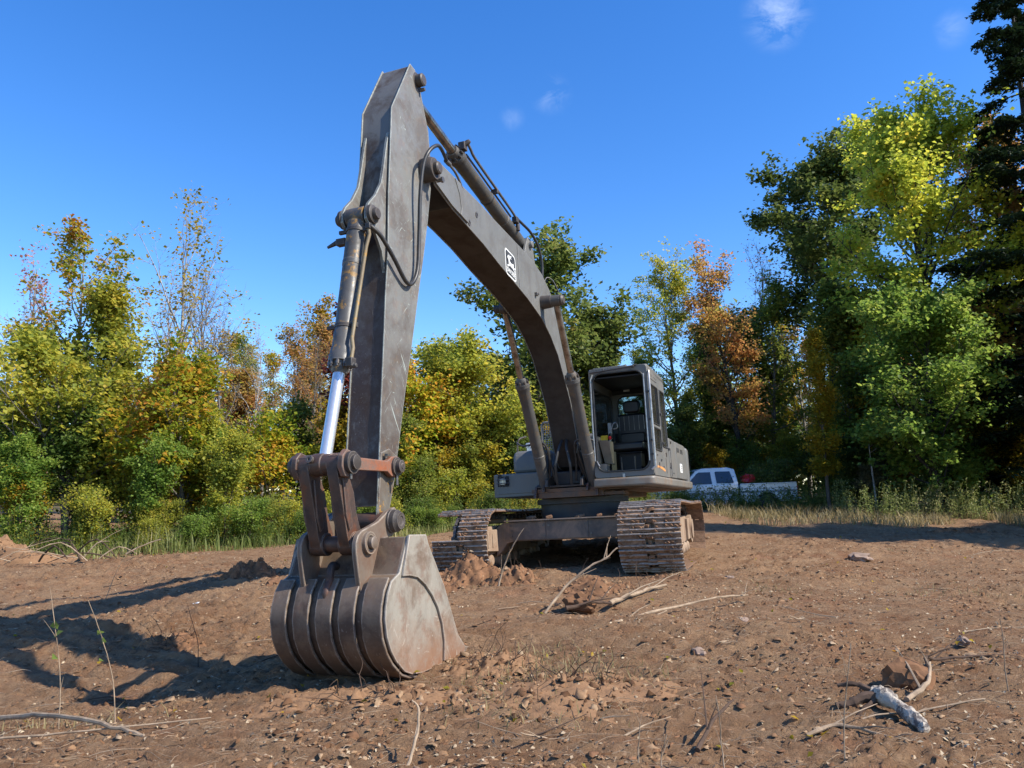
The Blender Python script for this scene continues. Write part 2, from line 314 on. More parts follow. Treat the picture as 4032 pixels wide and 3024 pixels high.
LM = {
 'green': leafmat('green_leaves', [(0, (.065, .11, .025)), (.5, (.115, .17, .035)), (.85, (.20, .24, .05)), (1, (.36, .28, .07))]),
 'bright': leafmat('bright_green_leaves', [(0, (.085, .15, .025)), (.5, (.16, .235, .04)), (.85, (.27, .31, .06)), (1, (.40, .36, .06))]),
 'oak': leafmat('dark_oak_leaves', [(0, (.065, .095, .022)), (.6, (.12, .155, .034)), (.9, (.21, .22, .06)), (1, (.32, .25, .08))], .36, .5),
 'ygreen': leafmat('yellow_green_leaves', [(0, (.12, .16, .03)), (.35, (.24, .27, .04)), (.7, (.42, .38, .05)), (1, (.52, .36, .06))]),
 'lime': leafmat('lime_yellow_leaves', [(0, (.18, .23, .03)), (.4, (.34, .38, .045)), (.75, (.54, .50, .06)), (1, (.62, .44, .06))]),
 'gold': leafmat('golden_leaves', [(0, (0.139, 0.155, 0.019)), (.4, (0.295, 0.232, 0.022)), (.8, (0.465, 0.295, 0.028)), (1, (0.527, 0.202, 0.023))]),
 'orange': leafmat('orange_leaves', [(0, (.20, .19, .045)), (.35, (.40, .28, .07)), (.65, (.50, .26, .09)), (1, (.44, .18, .09))]),
 'rust': leafmat('red_brown_leaves', [(0, (.28, .14, .09)), (.5, (.42, .18, .11)), (1, (.55, .27, .13))]),
 'darkred': leafmat('dark_red_leaves', [(0, (0.078, 0.025, 0.022)), (1, (0.217, 0.054, 0.039))]),
 'mixed': leafmat('turning_leaves', [(0, (0.093, 0.171, 0.019)), (.3, (0.202, 0.264, 0.022)), (.55, (0.419, 0.341, 0.031)), (.8, (0.558, 0.264, 0.039)), (1, (0.527, 0.139, 0.046))]),
 'olive': leafmat('olive_undergrowth_leaves', [(0, (0.078, 0.116, 0.023)), (.5, (0.155, 0.186, 0.031)), (.8, (0.264, 0.248, 0.046)), (1, (0.403, 0.264, 0.062))]),
 'hemlock': leafmat('hemlock_needles', [(0, (.018, .035, .014)), (.7, (.03, .055, .02)), (1, (.05, .07, .025))], .15, .5),
 'dry': leafmat('dry_grass', [(0, (.12, .11, .04)), (.4, (.25, .2, .09)), (1, (.42, .34, .18))], .3),
 'weed': leafmat('green_grass', [(0, (.10, .14, .035)), (.5, (.20, .23, .065)), (.85, (.34, .32, .14)), (1, (.48, .40, .22))], .35),
}
def barkmat(name, a, b2, sc=9):
    m, nt, b = newmat(name)
    c = mix(nt, thr(nt, noise(nt, sc, 6, .7, stretch=((2.2, 2.2, .7), (0, 0, 0))), .38, .62), a, b2)
    nt.links.new(c, b.inputs['Base Color']); b.inputs['Roughness'].default_value = .9; bump(nt, b, noise(nt, 30, 5), .5, .02); return m
BK = {'grey': barkmat('grey_bark', (.19, .175, .15), (.08, .07, .055)), 'pale': barkmat('pale_birch_bark', (.46, .43, .38), (.16, .14, .12), 5), 'dark': barkmat('dark_bark', (.06, .05, .04), (.028, .024, .02)), 'brown': barkmat('brown_bark', (.15, .12, .09), (.06, .045, .035))}
M['stick'] = simple('dry_stick', (.34, .25, .165), .85, 0, .3, 14, .4, c2=(.17, .12, .08), amt=.7, spec=.2)
M['darkstick'] = simple('dark_root', (.085, .055, .038), .9, 0, .3, 14, .4, spec=.2)
# soil
m, nt, b = newmat('bare_soil'); M['soil'] = m
c = mix(nt, thr(nt, noise(nt, .45, 5, .6), .35, .65), (.285, .165, .088), (.215, .108, .052))
c = mix(nt, thr(nt, noise(nt, 3.5, 8, .7), .38, .66), c, (.33, .21, .118))
c = mix(nt, mul(nt, thr(nt, noise(nt, 9, 8, .75, dist=.5), .55, .68), .65), c, (.060, .031, .017))
c = mix(nt, mul(nt, thr(nt, noise(nt, 38, 6, .8), .58, .68), .55), c, (.42, .32, .22))
c = mix(nt, mul(nt, thr(nt, noise(nt, 1.3, 4, .6), .58, .7), .5), c, (.27, .13, .07))
nt.links.new(c, b.inputs['Base Color']); b.inputs['Roughness'].default_value = .95; b.inputs['Specular IOR Level'].default_value = .15
h = N(nt, 'ShaderNodeMath', operation='ADD'); nt.links.new(thr(nt, noise(nt, 17, 10, .74, dist=.9, stretch=((1, 1.9, 1), (0, 0, .1))), .40, .62), h.inputs[0]); nt.links.new(mul(nt, noise(nt, 110, 6, .7), .35), h.inputs[1])
bump(nt, b, h.outputs[0], .85, .017)
def crumbmat(name, stops):
    m, nt, b = newmat(name); g = nt.nodes.new('ShaderNodeNewGeometry'); c = ramp(nt, g.outputs['Random Per Island'], stops)
    c = mix(nt, mul(nt, thr(nt, noise(nt, 40, 5, .7), .4, .65), .4), c, (.12, .068, .04)); nt.links.new(c, b.inputs['Base Color']); b.inputs['Roughness'].default_value = .95; b.inputs['Specular IOR Level'].default_value = .1
    bump(nt, b, noise(nt, 70, 5, .7), .8, .006); return m
M['soilobj'] = crumbmat('soil_crumb', [(0, (.085, .043, .022)), (.35, (.20, .105, .053)), (.75, (.31, .185, .10)), (.93, (.38, .26, .155)), (1, (.42, .32, .21))])
M['wetsoil'] = simple('fresh_dug_soil', (.20, .105, .055), .95, 0, .4, 9, .9, c2=(.11, .06, .036), amt=.7, spec=.1)
M['rock'] = simple('field_stone', (.27, .19, .14), .85, 0, .25, 7, .5, c2=(.18, .12, .09), spec=.3)
# ------------------------------------------------------------------ ground
def gbase(X, Y):
    X = np.asarray(X, float); Y = np.asarray(Y, float)
    b = -1.47 - np.where(X < .5, .5 * (1 - np.exp(-.11 * np.maximum(.5 - X, 0))), 0)
    b = b + np.where(X > .5, .08 * np.minimum(1, (X - .5) / 2) - .012 * np.maximum(0, X - 4) * (X < 30) - .31 * (X >= 30), 0)
    def bl(x, y, sx, sy, a): return a * np.exp(-((X - x) / sx) ** 2 - ((Y - y) / sy) ** 2)
    b = b + bl(-1.1, 5.9, .8, .9, .02) + bl(-.1, 6.9, .5, .4, -.06) + bl(-.4, 10.2, .9, .6, .04) + bl(2.1, 9.7, .9, .5, .03)
    b = b + bl(-2.6, 6.1, .9, .9, -.10) + bl(-4.3, 6.4, 1.7, 1.1, -.30)
    b = b + bl(5.6, 15.6, 2.5, .5, .05) + bl(9.3, 14.6, 1.2, .35, .16) + bl(3.2, 5., 1.2, .6, .05)
    yy = np.clip(Y, -40, 60); yf = np.clip((Y - 60) / 200, 0, 10)
    return 1.5 + b + .0314 * yy
def gdetail(X, Y):
    st = lambda v, t, k: np.clip((v - t) * k, 0, 1)
    n = (vn(X * .9 + 7, Y * 1.1 + 3) - .5) * .10 + (vn(X * 2.3, Y * 2.9) - .5) * .055
    wX = X + (vn(X * 1.7, Y * 1.7 + 40) - .5) * .5; wY = Y + (vn(X * 1.3 + 80, Y * 1.3) - .5) * .45
    rough_ = np.clip(vn(X * .55 + 21, Y * .6 + 2) * 1.7 - .25, .25, 1.25)
    n = n + 1.3 * rough_ * (.024 * st(vn(wX * 2.8 + 3, wY * 7.5), .52, 7) + .020 * st(vn(wX * 6.5, wY * 14 + 5), .55, 8) + .016 * st(vn(wX * 13 + 9, wY * 24), .56, 8) + .013 * st(vn(X * 27, Y * 40 + 7), .58, 7) + .010 * st(vn(X * 52 + 3, Y * 60), .6, 6))
    n = n + (vn(X * 19, Y * 21 + 5) - .5) * .012 + (vn(X * 43, Y * 43) - .5) * .012 - rough_ * .05 * np.maximum(.2 - vn(wX * 8 + 60, wY * 9), 0) * 2
    tk = vn(X * .35 + 5, Y * .35 + 60)     # patches of track imprints pressed across
    q = (X * .45 + Y) * 30; n = n + np.where(tk > .55, .016 * np.tanh(3 * np.sin(q)), 0) * np.clip((tk - .55) * 12, 0, 1)
    return n
def gh(x, y): return float(gbase(x, y) + gdetail(np.array([float(x)]), np.array([float(y)]))[0])
nu, nv = 690, 610
u = np.linspace(-1, 1, nu); v = np.linspace(0, 1, nv)
Yr = -1.5 + 3.6 * (34 / 3.6) ** v                 # rows closer together near by, up to Y = 32
Yg = np.repeat(Yr[:, None], nu, 1); Xg = u[None, :] * (3.0 + 1.02 * (Yg + 1.5)) * 1.0
Z = gbase(Xg, Yg) + gdetail(Xg, Yg) * np.clip((34 - Yg) / 8, .2, 1)
V = np.stack([Xg, Yg, Z], -1).reshape(-1, 3)
i = np.arange(nv - 1)[:, None] * nu + np.arange(nu - 1)[None, :]
F = np.stack([i, i + 1, i + nu + 1, i + nu], -1).reshape(-1, 4)
ground_near = link('ground', fastmesh('ground', V, F, True), M['soil']); tag(ground_near, 'bare brown churned soil of the clearing', kind='structure')
# the same ground carried on to the horizon, a few cm lower so the two sheets never meet
gx = np.concatenate([-np.geomspace(1500, 45, 14), np.linspace(-40, 40, 81), np.geomspace(45, 1500, 14)]); gy = np.concatenate([-np.geomspace(600, 22, 10), np.linspace(-20, 60, 81), np.geomspace(70, 1800, 14)])
GX, GY = np.meshgrid(gx, gy); GZ = gbase(GX, GY) - .16
inner = (GY > -1.4) & (GY < 31.5) & (np.abs(GX) < 2.8 + 1.0 * (GY + 1.5)); GZ = GZ - np.where(inner, .25, 0)
V = np.stack([GX, GY, GZ], -1).reshape(-1, 3); n1 = len(gx); i = np.arange(len(gy) - 1)[:, None] * n1 + np.arange(n1 - 1)[None, :]
F = np.stack([i, i + 1, i + n1 + 1, i + n1], -1).reshape(-1, 4)
m, nt, b = newmat('forest_floor'); M['floor'] = m
c = mix(nt, thr(nt, noise(nt, .8, 8, .7), .35, .65), (.07, .065, .03), (.12, .085, .045)); nt.links.new(c, b.inputs['Base Color']); b.inputs['Roughness'].default_value = .95
tag(link('forest_floor', fastmesh('forest_floor', V, F, True), M['floor']), 'leaf strewn ground beneath the woods all round', kind='structure')
# ------------------------------------------------------------------ the excavator
EX = bpy.data.objects.new('excavator', None); col.objects.link(EX)
EX.matrix_world = Matrix(((-.30538, .95104, -.0476, 1.166), (-.9521, -.30415, .03148, 12.2745), (.01546, .05494, .99837, .405), (0, 0, 0, 1)))
tag(EX, 'weathered grey tracked excavator with its bucket resting curled on the bare soil', 'excavator')
SW = Matrix.Rotation(R(-3), 3, 'Z')       # the upper works are slewed three degrees against the tracks
def up(mb, name, mats, parent=EX, **k): return mb.build(name, mats, parent, xf=SW, **k)
def pinset(mb, x, z, y0, y1, r, cap=None):
    mb.lathe((x, y0, z), (x, y1, z), [(0, r * .82), (.012, r), (y1 - y0 - .012, r), (y1 - y0, r * .82)], 24)
# --- tracks
TR, TW, TG = .425, 1.65, 1.29
def loop_pt(s):      # s in metres round the chain -> (x, z, angle of the outward normal)
    L = 2 * TW; A = math.pi * TR; s = s % (2 * L + 2 * A)
    if s < L: return TW - s, TR * 2 - .018 * math.sin(math.pi * s / L) ** 2, 90
    s -= L
    if s < A: a = 90 + 180 * s / A; return -TW + TR * math.cos(R(a)), TR + TR * math.sin(R(a)), a
    s -= A
    if s < L: return -TW + s, 0, -90
    s -= L; a = -90 + 180 * s / A; return TW + TR * math.cos(R(a)), TR + TR * math.sin(R(a)), a
def shoe_mesh(name, y0, y1, notch=None):
    mb = MB(); mb.mi = 0
    def seg(a, b):
        mb.py([(-.094, 0), (.094, 0), (.094, .012), (-.094, .012)], a, b)
        mb.mi = 1
        for gx_ in (-.085, -.012, .062): mb.py([(gx_ - .011, .012), (gx_ + .011, .012), (gx_ + .0065, .034), (gx_ - .0065, .034)], a, b)
        mb.mi = 0
    if notch:
        seg(y0, notch[0]); seg(notch[1], y1)
        mb.py([(-.094, 0), (-.03, 0), (-.03, .012), (-.094, .012)], *notch); mb.py([(.05, 0), (.094, 0), (.094, .012), (.05, .012)], *notch)
        for gx_ in (-.085, .066): mb.mi = 1; mb.py([(gx_ - .009, .012), (gx_ + .009, .012), (gx_ + .007, .042), (gx_ - .007, .042)], *notch)
    else: seg(y0, y1)
    me = bpy.data.meshes.new(name); me.from_pydata(mb.V, [], mb.F); me.polygons.foreach_set('material_index', mb.M); me.update()
    me.materials.append(M['shoe']); me.materials.append(M['steel']); return me
shoe_full = shoe_mesh('track_shoe', -.4, .4, (-.05, .07)); shoe_cut = shoe_mesh('broken_track_shoe', -.02, .4); shoe_plain = shoe_mesh('track_shoe', -.4, .4)
NS = 48; PER = 4 * TW + 2 * math.pi * TR
for side in (1, -1):
    yc = TG * side
    ch = MB()
    # chain links (the part itself), two rails of them
    for k in range(NS):
        for yy in (-.09, .09):
            x, z, a = loop_pt((k + .5) * PER / NS); d = Vector((math.cos(R(a)), 0, math.sin(R(a)))); rot = Matrix.Rotation(-R(a - 90), 3, 'Y')
            c0 = Vector((x, yc + yy, z)) - d * .055; ch.box(c0, (.17, .035, .09), rot)
            x2, z2, a2 = loop_pt(k * PER / NS); d2 = Vector((math.cos(R(a2)), 0, math.sin(R(a2)))); c2 = Vector((x2, yc + yy, z2)) - d2 * .06
            if yy < 0: ch.cyl(c2 + Vector((0, -.05, 0)), c2 + Vector((0, .23, 0)), .03, 8)
    tr = ch.build('track', M['pin'], EX)
    tr['label'] = 'track on the cab side of the excavator' if side > 0 else 'track on the far side from the cab, with some shoes torn short'
    for k in range(NS):
        s = (k + .35) * PER / NS; x, z, a = loop_pt(s)
        rot = Matrix.Rotation(-R(a - 90), 4, 'Y') @ Matrix.Rotation(R(random.uniform(-1, 1)), 4, 'Y')
        broken = side < 0 and -2 < ((a + 180) % 360 - 180) < 62 and x > TW + .01
        me = shoe_cut if broken else (shoe_full if k % 2 else shoe_full)
        mt = Matrix.Translation((x, yc, z)) @ rot
        if broken: mt = mt @ Matrix.Scale(1, 4)
        o = link('track_shoe', me, None, tr); o.matrix_local = mt
    # packed soil on the shoes
    md = MB()
    for k in range(NS):
        x, z, a = loop_pt((k + .35) * PER / NS)
        if -120 < ((a + 180) % 360 - 180) < 125 or True:
            d = Vector((math.cos(R(a)), 0, math.sin(R(a)))); rot = Matrix.Rotation(-R(a - 90), 3, 'Y')
            for q in range(46):
                yy = random.uniform(-.39, .39)
                if side < 0 and yy < 0 and -2 < ((a + 180) % 360 - 180) < 62 and x > TW: continue
                if abs(yy) > .12 and vn(np.array([k * .7 + side]), np.array([yy * 7]))[0] < .38: continue
                gx_ = random.choice((-.048, .026, .085)) + random.uniform(-.012, .012); sx, sy, sz_ = random.uniform(.016, .034), random.uniform(.015, .06), random.uniform(.012, .032)
                r2 = rot @ Matrix.Rotation(random.uniform(-.7, .7), 3, 'Z'); c0 = Vector((x, yc + yy, z)) + d * .014 + rot @ Vector((gx_, 0, 0))
                V_ = [(sx, 0, 0), (-sx, 0, 0), (0, sy, 0), (0, -sy, 0), (random.uniform(-.4, .4) * sx, random.uniform(-.4, .4) * sy, sz_), (sx * .6, sy * .6, sz_ * .5), (-sx * .6, -sy * .5, sz_ * .6)]
                md.add([c0 + r2 @ Vector(p) * random.uniform(.8, 1.2) for p in V_], [(0, 5, 4), (5, 2, 4), (2, 1, 4), (1, 6, 4), (6, 3, 4), (3, 0, 4), (0, 2, 5), (1, 3, 6)])
    tag(md.build('packed_soil', M['mud'], tr, smooth=False), None, kind='stuff')
    # side frame, idler, sprocket, rollers
    f = MB()
    f.py([(-1.38, .24), (1.30, .24), (1.52, .34), (1.52, .56), (1.30, .64), (-1.25, .64), (-1.45, .52), (-1.45, .34)], yc - .16, yc + .16)
    f.py([(.8, .26), (1.62, .30), (1.80, .36), (1.80, .52), (1.62, .58), (.8, .60)], yc - .225, yc + .225)
    f.py([(-1.86, .28), (-1.1, .26), (-1.1, .60), (-1.86, .60), (-1.96, .44)], yc - .2, yc + .2)
    for xx in (1.35, 1.55, 1.7): f.box((xx, yc + .232, .44), (.03, .012, .2))
    fo = f.build('track_frame', M['frame'], EX, bevel=.015)
    id_ = MB(); id_.lathe((TW + .02, yc - .07, TR), (TW + .02, yc + .07, TR), [(0, .3), (0, .355), (.04, .355), (.045, .375), (.095, .375), (.1, .355), (.14, .355), (.14, .3)], 32); id_.cyl((TW + .02, yc - .2, TR), (TW + .02, yc + .2, TR), .09)
    id_.build('idler_wheel', M['frame'], fo)
    sp = MB()
    prof = []
    for k in range(42):
        a = 2 * math.pi * k / 42; r = .375 if k % 2 else .33; prof.append((-TW + r * math.cos(a), TR + r * math.sin(a)))
    sp.py(prof, yc - .03, yc + .03); sp.cyl((-TW, yc - .19, TR), (-TW, yc + .21, TR), .23, 24); sp.cyl((-TW, yc + .21, TR), (-TW, yc + .235, TR), .16, 20)
    sp.build('drive_sprocket', M['frame'], fo)
    for k in range(7):
        rl = MB(); xx = -1.2 + k * .41; rl.lathe((xx, yc - .19, .155), (xx, yc + .19, .155), [(0, .06), (.03, .09), (.08, .095), (.1, .075), (.28, .075), (.3, .095), (.35, .09), (.38, .06)], 16)
        rl.build('track_roller', M['frame'], fo)
    for xx in (-.6, .5):
        rl = MB(); rl.cyl((xx, yc - .15, .73), (xx, yc + .15, .73), .06, 12); rl.build('carrier_roller', M['frame'], fo)
# --- carbody between the tracks
cb = MB()
cb.px([(-1.10, .20), (-1.0, .28), (-.93, .38), (-.80, .41), (.80, .41), (.93, .38), (1.0, .28), (1.10, .20), (1.10, .60), (1.0, .67), (.86, .69), (-.86, .69), (-1.0, .67), (-1.10, .60)], .70, 1.10)
cb.px([(-1.10, .30), (-.98, .41), (.98, .41), (1.10, .30), (1.10, .62), (.9, .69), (-.9, .69), (-1.10, .62)], -1.1, -.70)
cb.box((0, 0, .55), (1.5, 1.5, .27))
cbo = cb.build('carbody', M['beam'], EX, bevel=.012)
pl = MB()
for a, b in ((-.97, -.33), (-.32, .30), (.31, .97)): pl.box((1.106, (a + b) / 2, .555), (.008, b - a - .006, .25))
pl.build('cover_plate', M['beam'], cbo, bevel=.003)
for yy, zz in ((-.86, .63), (-.85, .56), (-.85, .48), (-.36, .62), (-.36, .47), (-.28, .62), (.26, .62), (.34, .62), (.34, .48), (.86, .62), (.85, .48)):
    bt = MB(); bt.cyl((1.108, yy, zz), (1.122, yy, zz), .016, 8); bt.build('bolt', M['bolt'], cbo)
lp = MB(); lp.box((.90, 0, .70), (.5, 1.9, .02)); lp.build('flange', M['beam'], cbo, bevel=.004)
tt = MB(); tt.lathe((0, 0, .70), (0, 0, 1.06), [(0, .66), (.22, .66), (.225, .72), (.30, .72), (.305, .64), (.36, .64)], 40)
tt.build('slewing_ring', M['dark'], EX)
for (x, y, a, sx, sy, sz) in [(1.0, -.3, .3, .14, .1, .05), (.95, .15, .9, .1, .13, .04), (1.0, .45, .2, .16, .08, .04), (.9, -.6, 1.2, .12, .1, .05), (1.02, .7, 0, .1, .06, .03)]:
    c0 = MB(); c0.box((x, y, .71 + sz / 2), (sx, sy, sz), Matrix.Rotation(a, 3, 'Z') @ Matrix.Rotation(.2, 3, 'X')); c0.build('caked_clod', M['mud'], cbo, bevel=.012)
# --- revolving frame
rf = MB(); rf.box((-.8, .05, 1.05), (3.3, 1.0, .08)); rf.box((-.85, .3, 1.12), (3.4, 1.7, .06)); rf.box((.65, .2, 1.04), (.3, 1.3, .05))
up(rf, 'revolving_frame', painted('underframe', (.09, .055, .035), dirt=(.22, .09, .03), dirt_amt=.7, scratch=0, edgew=.2), bevel=.006)
# boom foot brackets
bf = MB()
for y in (-.27, .27): bf.py([(-.35, 1.17), (1.0, 1.17), (.98, 1.28), (.75, 1.34), (.42, 1.75), (.12, 1.78), (-.2, 1.5)], y - .02, y + .02)
bf.box((-.35, 0, 1.45), (.04, .6, .5)); bf.box((.2, 0, 1.18), (1.3, .9, .03))
up(bf, 'boom_bracket', M['dark'], bevel=.006)
# --- boom
T_ = [(5.55, 4.27), (5.2, 4.31), (4.83, 4.30), (4.3, 4.28), (3.85, 4.24), (3.3, 4.205), (2.72, 4.17), (2.4, 4.13), (2.1, 4.06), (1.8, 3.92), (1.5, 3.72), (1.2, 3.42), (.95, 3.07), (.72, 2.66), (.48, 2.18), (.28, 1.72), (.12, 1.62)]
B_ = [(.12, 1.50), (.30, 1.42), (.55, 1.46), (.74, 1.72), (.86, 1.98), (1.04, 2.38), (1.26, 2.67), (1.54, 3.01), (1.84, 3.23), (2.19, 3.40), (2.74, 3.54), (3.2, 3.625), (3.7, 3.71), (4.21, 3.815), (4.68, 3.88), (5.03, 3.93), (5.43, 4.03)]
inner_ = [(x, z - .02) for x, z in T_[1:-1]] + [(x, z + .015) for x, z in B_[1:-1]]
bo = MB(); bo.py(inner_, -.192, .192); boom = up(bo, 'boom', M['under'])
for y in (-.2, .188):
    s_ = MB(); s_.py(T_ + B_ , y, y + .012); up(s_, 'side_plate', M['paint'], boom, bevel=.003)
# cheek plates and bosses at the boom tip
for s in (-1, 1):
    c0 = MB(); c0.py([(5.58, 4.2), (5.3, 4.3), (4.83, 4.285), (4.72, 4.15), (4.66, 4.02), (4.66, 3.9), (5.05, 3.945), (5.42, 4.04)], s * .2, s * .222); up(c0, 'cheek_plate', M['paint'], boom, bevel=.004)
bs = MB(); bs.lathe((5.58, -.29, 4.12), (5.58, .29, 4.12), [(0, .105), (.03, .118), (.55, .118), (.58, .105)], 28)
boss = up(bs, 'boom_tip_boss', M['pin'], boom)
pc = MB(); pc.lathe((5.58, -.34, 4.12), (5.58, .34, 4.12), [(0, .05), (.012, .062), (.668, .062), (.68, .05)], 24); up(pc, 'pin', M['pin'], boom)
kb = MB(); kb.lathe((5.52, .27, 4.02), (5.52, .34, 4.02), [(0, .02), (.05, .02), (.05, .032), (.07, .03)], 8); up(kb, 'bolt', M['bolt'], boom)
for x, z in ((4.80, 4.13), (4.93, 3.99), (4.38, 4.10), (4.60, 3.93)):
    hb = MB(); hb.lathe((x, .195, z), (x, .215, z), [(0, .034), (.012, .034), (.012, .018), (.006, .018)], 14); up(hb, 'bolt_hole', M['bolt'], boom)
bb = MB(); bb.box((2.45, .215, 3.68), (.04, .05, .05)); bb.box((2.42, .24, 3.69), (.02, .02, .03)); up(bb, 'hose_bracket', M['bolt'], boom, bevel=.004)
ws = MB(); ws.tube([(3.07, .203, 4.17), (3.06, .203, 3.62)], .006, 6); ws.tube([(4.98, .225, 4.28), (4.88, .225, 4.15), (4.84, .225, 4.0), (4.86, .225, 3.92)], .007, 6); up(ws, 'weld_seam', M['paint'], boom)
# deer emblem on a black badge with white rim, lettering below; all in the plane of the boom's side
DP = Vector((3.53, 4.0)); ex_ = (Vector((3.19, 3.955)) - DP); ez_ = (Vector((3.50, 3.70)) - Vector((3.50, 3.985)))
def badge(p, y): # p in unit badge coordinates: u to the right, v downwards
    q = Vector((3.535, 4.005)) + Vector((-.355, -.035)) * p[0] + Vector((-.01, -.335)) * p[1]; return (q.x, y, q.y)
def flat(name, polys, y, mat, parent, t=.0015, f=badge):
    mb = MB()
    for P in polys:
        n = len(P); V = [f(p, y) for p in P] + [f(p, y + t) for p in P]
        mb.add(V, [tuple(range(n)), tuple(range(2 * n - 1, n - 1, -1))] + [(i, i + n, (i + 1) % n + n, (i + 1) % n) for i in range(n)])
    return up(mb, name, mat, parent, smooth=False)
bd = flat('badge', [rrect(0, 0, 1, 1, .16, 5)], .2005, M['white'], boom)
flat('badge_field', [rrect(.06, .06, .94, .94, .12, 5)], .2022, M['blackprint'], bd)
deer = [(.20, .30), (.25, .22), (.33, .205), (.36, .13), (.40, .20), (.42, .25), (.50, .17), (.47, .27), (.41, .33), (.42, .40), (.55, .42), (.66, .41), (.74, .36), (.79, .40), (.76, .46), (.80, .56), (.90, .66), (.87, .69), (.76, .61), (.68, .57), (.52, .575), (.40, .56), (.28, .64), (.14, .66), (.13, .62), (.25, .59), (.31, .52), (.29, .42), (.28, .35), (.22, .345)]
flat('leaping_deer', [deer], .2040, M['white'], bd)
flat('leaping_deer', [[(.44, .18), (.60, .13), (.62, .16), (.50, .20), (.58, .25), (.56, .28), (.46, .24)], [(.78, .5), (.93, .47), (.93, .50), (.80, .54)]], .2041, M['white'], bd)
def text3(txt, origin, ax, ay, size, mat, parent, name='lettering', nrm=None, ext=.0008):
    cu = bpy.data.curves.new(name, 'FONT'); cu.body = txt; cu.size = size; cu.extrude = ext; cu.align_x = 'CENTER'; cu.align_y = 'CENTER'; cu.offset = size * .018
    o = bpy.data.objects.new(name, cu); col.objects.link(o); bpy.context.view_layer.update()
    me = bpy.data.meshes.new_from_object(o.evaluated_get(bpy.context.evaluated_depsgraph_get())); bpy.data.objects.remove(o)
    ax = Vector(ax); ay = Vector(ay); nz = ax.normalized().cross(ay.normalized()); 
    for v_ in me.vertices:
        v_.co = SW @ (Vector(origin) + ax * v_.co.x + ay * v_.co.y + nz * v_.co.z)
    return link(name, me, mat, parent)
cx_, cz_ = badge((.5, .79), 0)[0], badge((.5, .79), 0)[2]
text3('JOHN DEERE', (cx_, .2042, cz_), (-.995, 0, -.10), (-.06, 0, 1.55), .052, M['white'], bd)
# --- arm
A_back = [(5.70, 5.13), (5.60, 4.97), (5.51, 4.75), (5.445, 4.60), (5.42, 4.35), (5.43, 3.99), (5.52, 3.62), (5.62, 3.26), (5.75, 2.85), (5.91, 2.32), (6.07, 1.83), (6.20, 1.38), (6.30, 1.08), (6.38, .86)]
A_front = [(6.50, .74), (6.575, .80), (6.54, 1.10), (6.50, 1.45), (6.48, 1.65), (6.42, 2.17), (6.36, 2.71), (6.31, 3.05), (6.275, 3.63), (6.225, 4.10), (6.185, 4.49), (5.80, 5.14)]
def shrink(pts, d, sgn): return [(x + d * sgn, z) for x, z in pts]
ar = MB(); ar.py([(5.74, 5.08)] + shrink(A_back[1:-1], .02, 1) + [(6.4, .9), (6.54, .9)] + shrink(A_front[2:-1], .014, -1) + [(5.80, 5.115)], -.147, .147)
arm = up(ar, 'arm', M['armfront'])
for y in (-.158, .146):
    s_ = MB(); s_.py(A_back + A_front, y, y + .012); up(s_, 'side_plate', M['arm'], arm, bevel=.0035)
# lower third carries old yellow paint and grease: a doubler plate on each face
for s in (-1, 1):
    d_ = MB(); d_.py([(6.235, 1.30), (6.30, 1.09), (6.385, .87), (6.50, .76), (6.565, .82), (6.53, 1.10), (6.505, 1.32), (6.37, 1.36)], s * .158, s * .166); up(d_, 'doubler_plate', M['armlow'], arm, bevel=.003)
hd = MB(); hd.lathe((5.66, -.20, 5.03), (5.66, .235, 5.03), [(0, .05), (.02, .062), (.06, .062), (.06, .085), (.36, .085), (.36, .062), (.425, .062), (.435, .05)], 24); up(hd, 'pin', M['pin'], arm)
hx = MB(); hx.lathe((5.62, .17, 4.95), (5.62, .22, 4.95), [(0, .02), (.05, .018)], 8); up(hx, 'bolt', M['bolt'], arm)
# bracket plates for the bucket cylinder
for s in (-1, 1):
    g_ = MB(); g_.py([(6.19, 4.26), (6.235, 4.12), (6.30, 3.86), (6.345, 3.70), (6.45, 3.54), (6.56, 3.43), (6.60, 3.36), (6.60, 3.28), (6.55, 3.22), (6.46, 3.19), (6.36, 3.06), (6.32, 2.88), (6.26, 3.0), (6.23, 3.63)], s * .115 - .014, s * .115 + .014)
    up(g_, 'cylinder_bracket', M['arm'], arm, bevel=.004)
    g_ = MB(); g_.lathe((6.53, s * .128, 3.33), (6.53, s * .165, 3.33), [(0, .085), (.03, .08), (.037, .07)], 22); up(g_, 'bracket_boss', M['pin'], arm)
g_ = MB(); pinset(g_, 6.53, 3.33, -.2, .2, .052); up(g_, 'pin', M['pin'], arm)
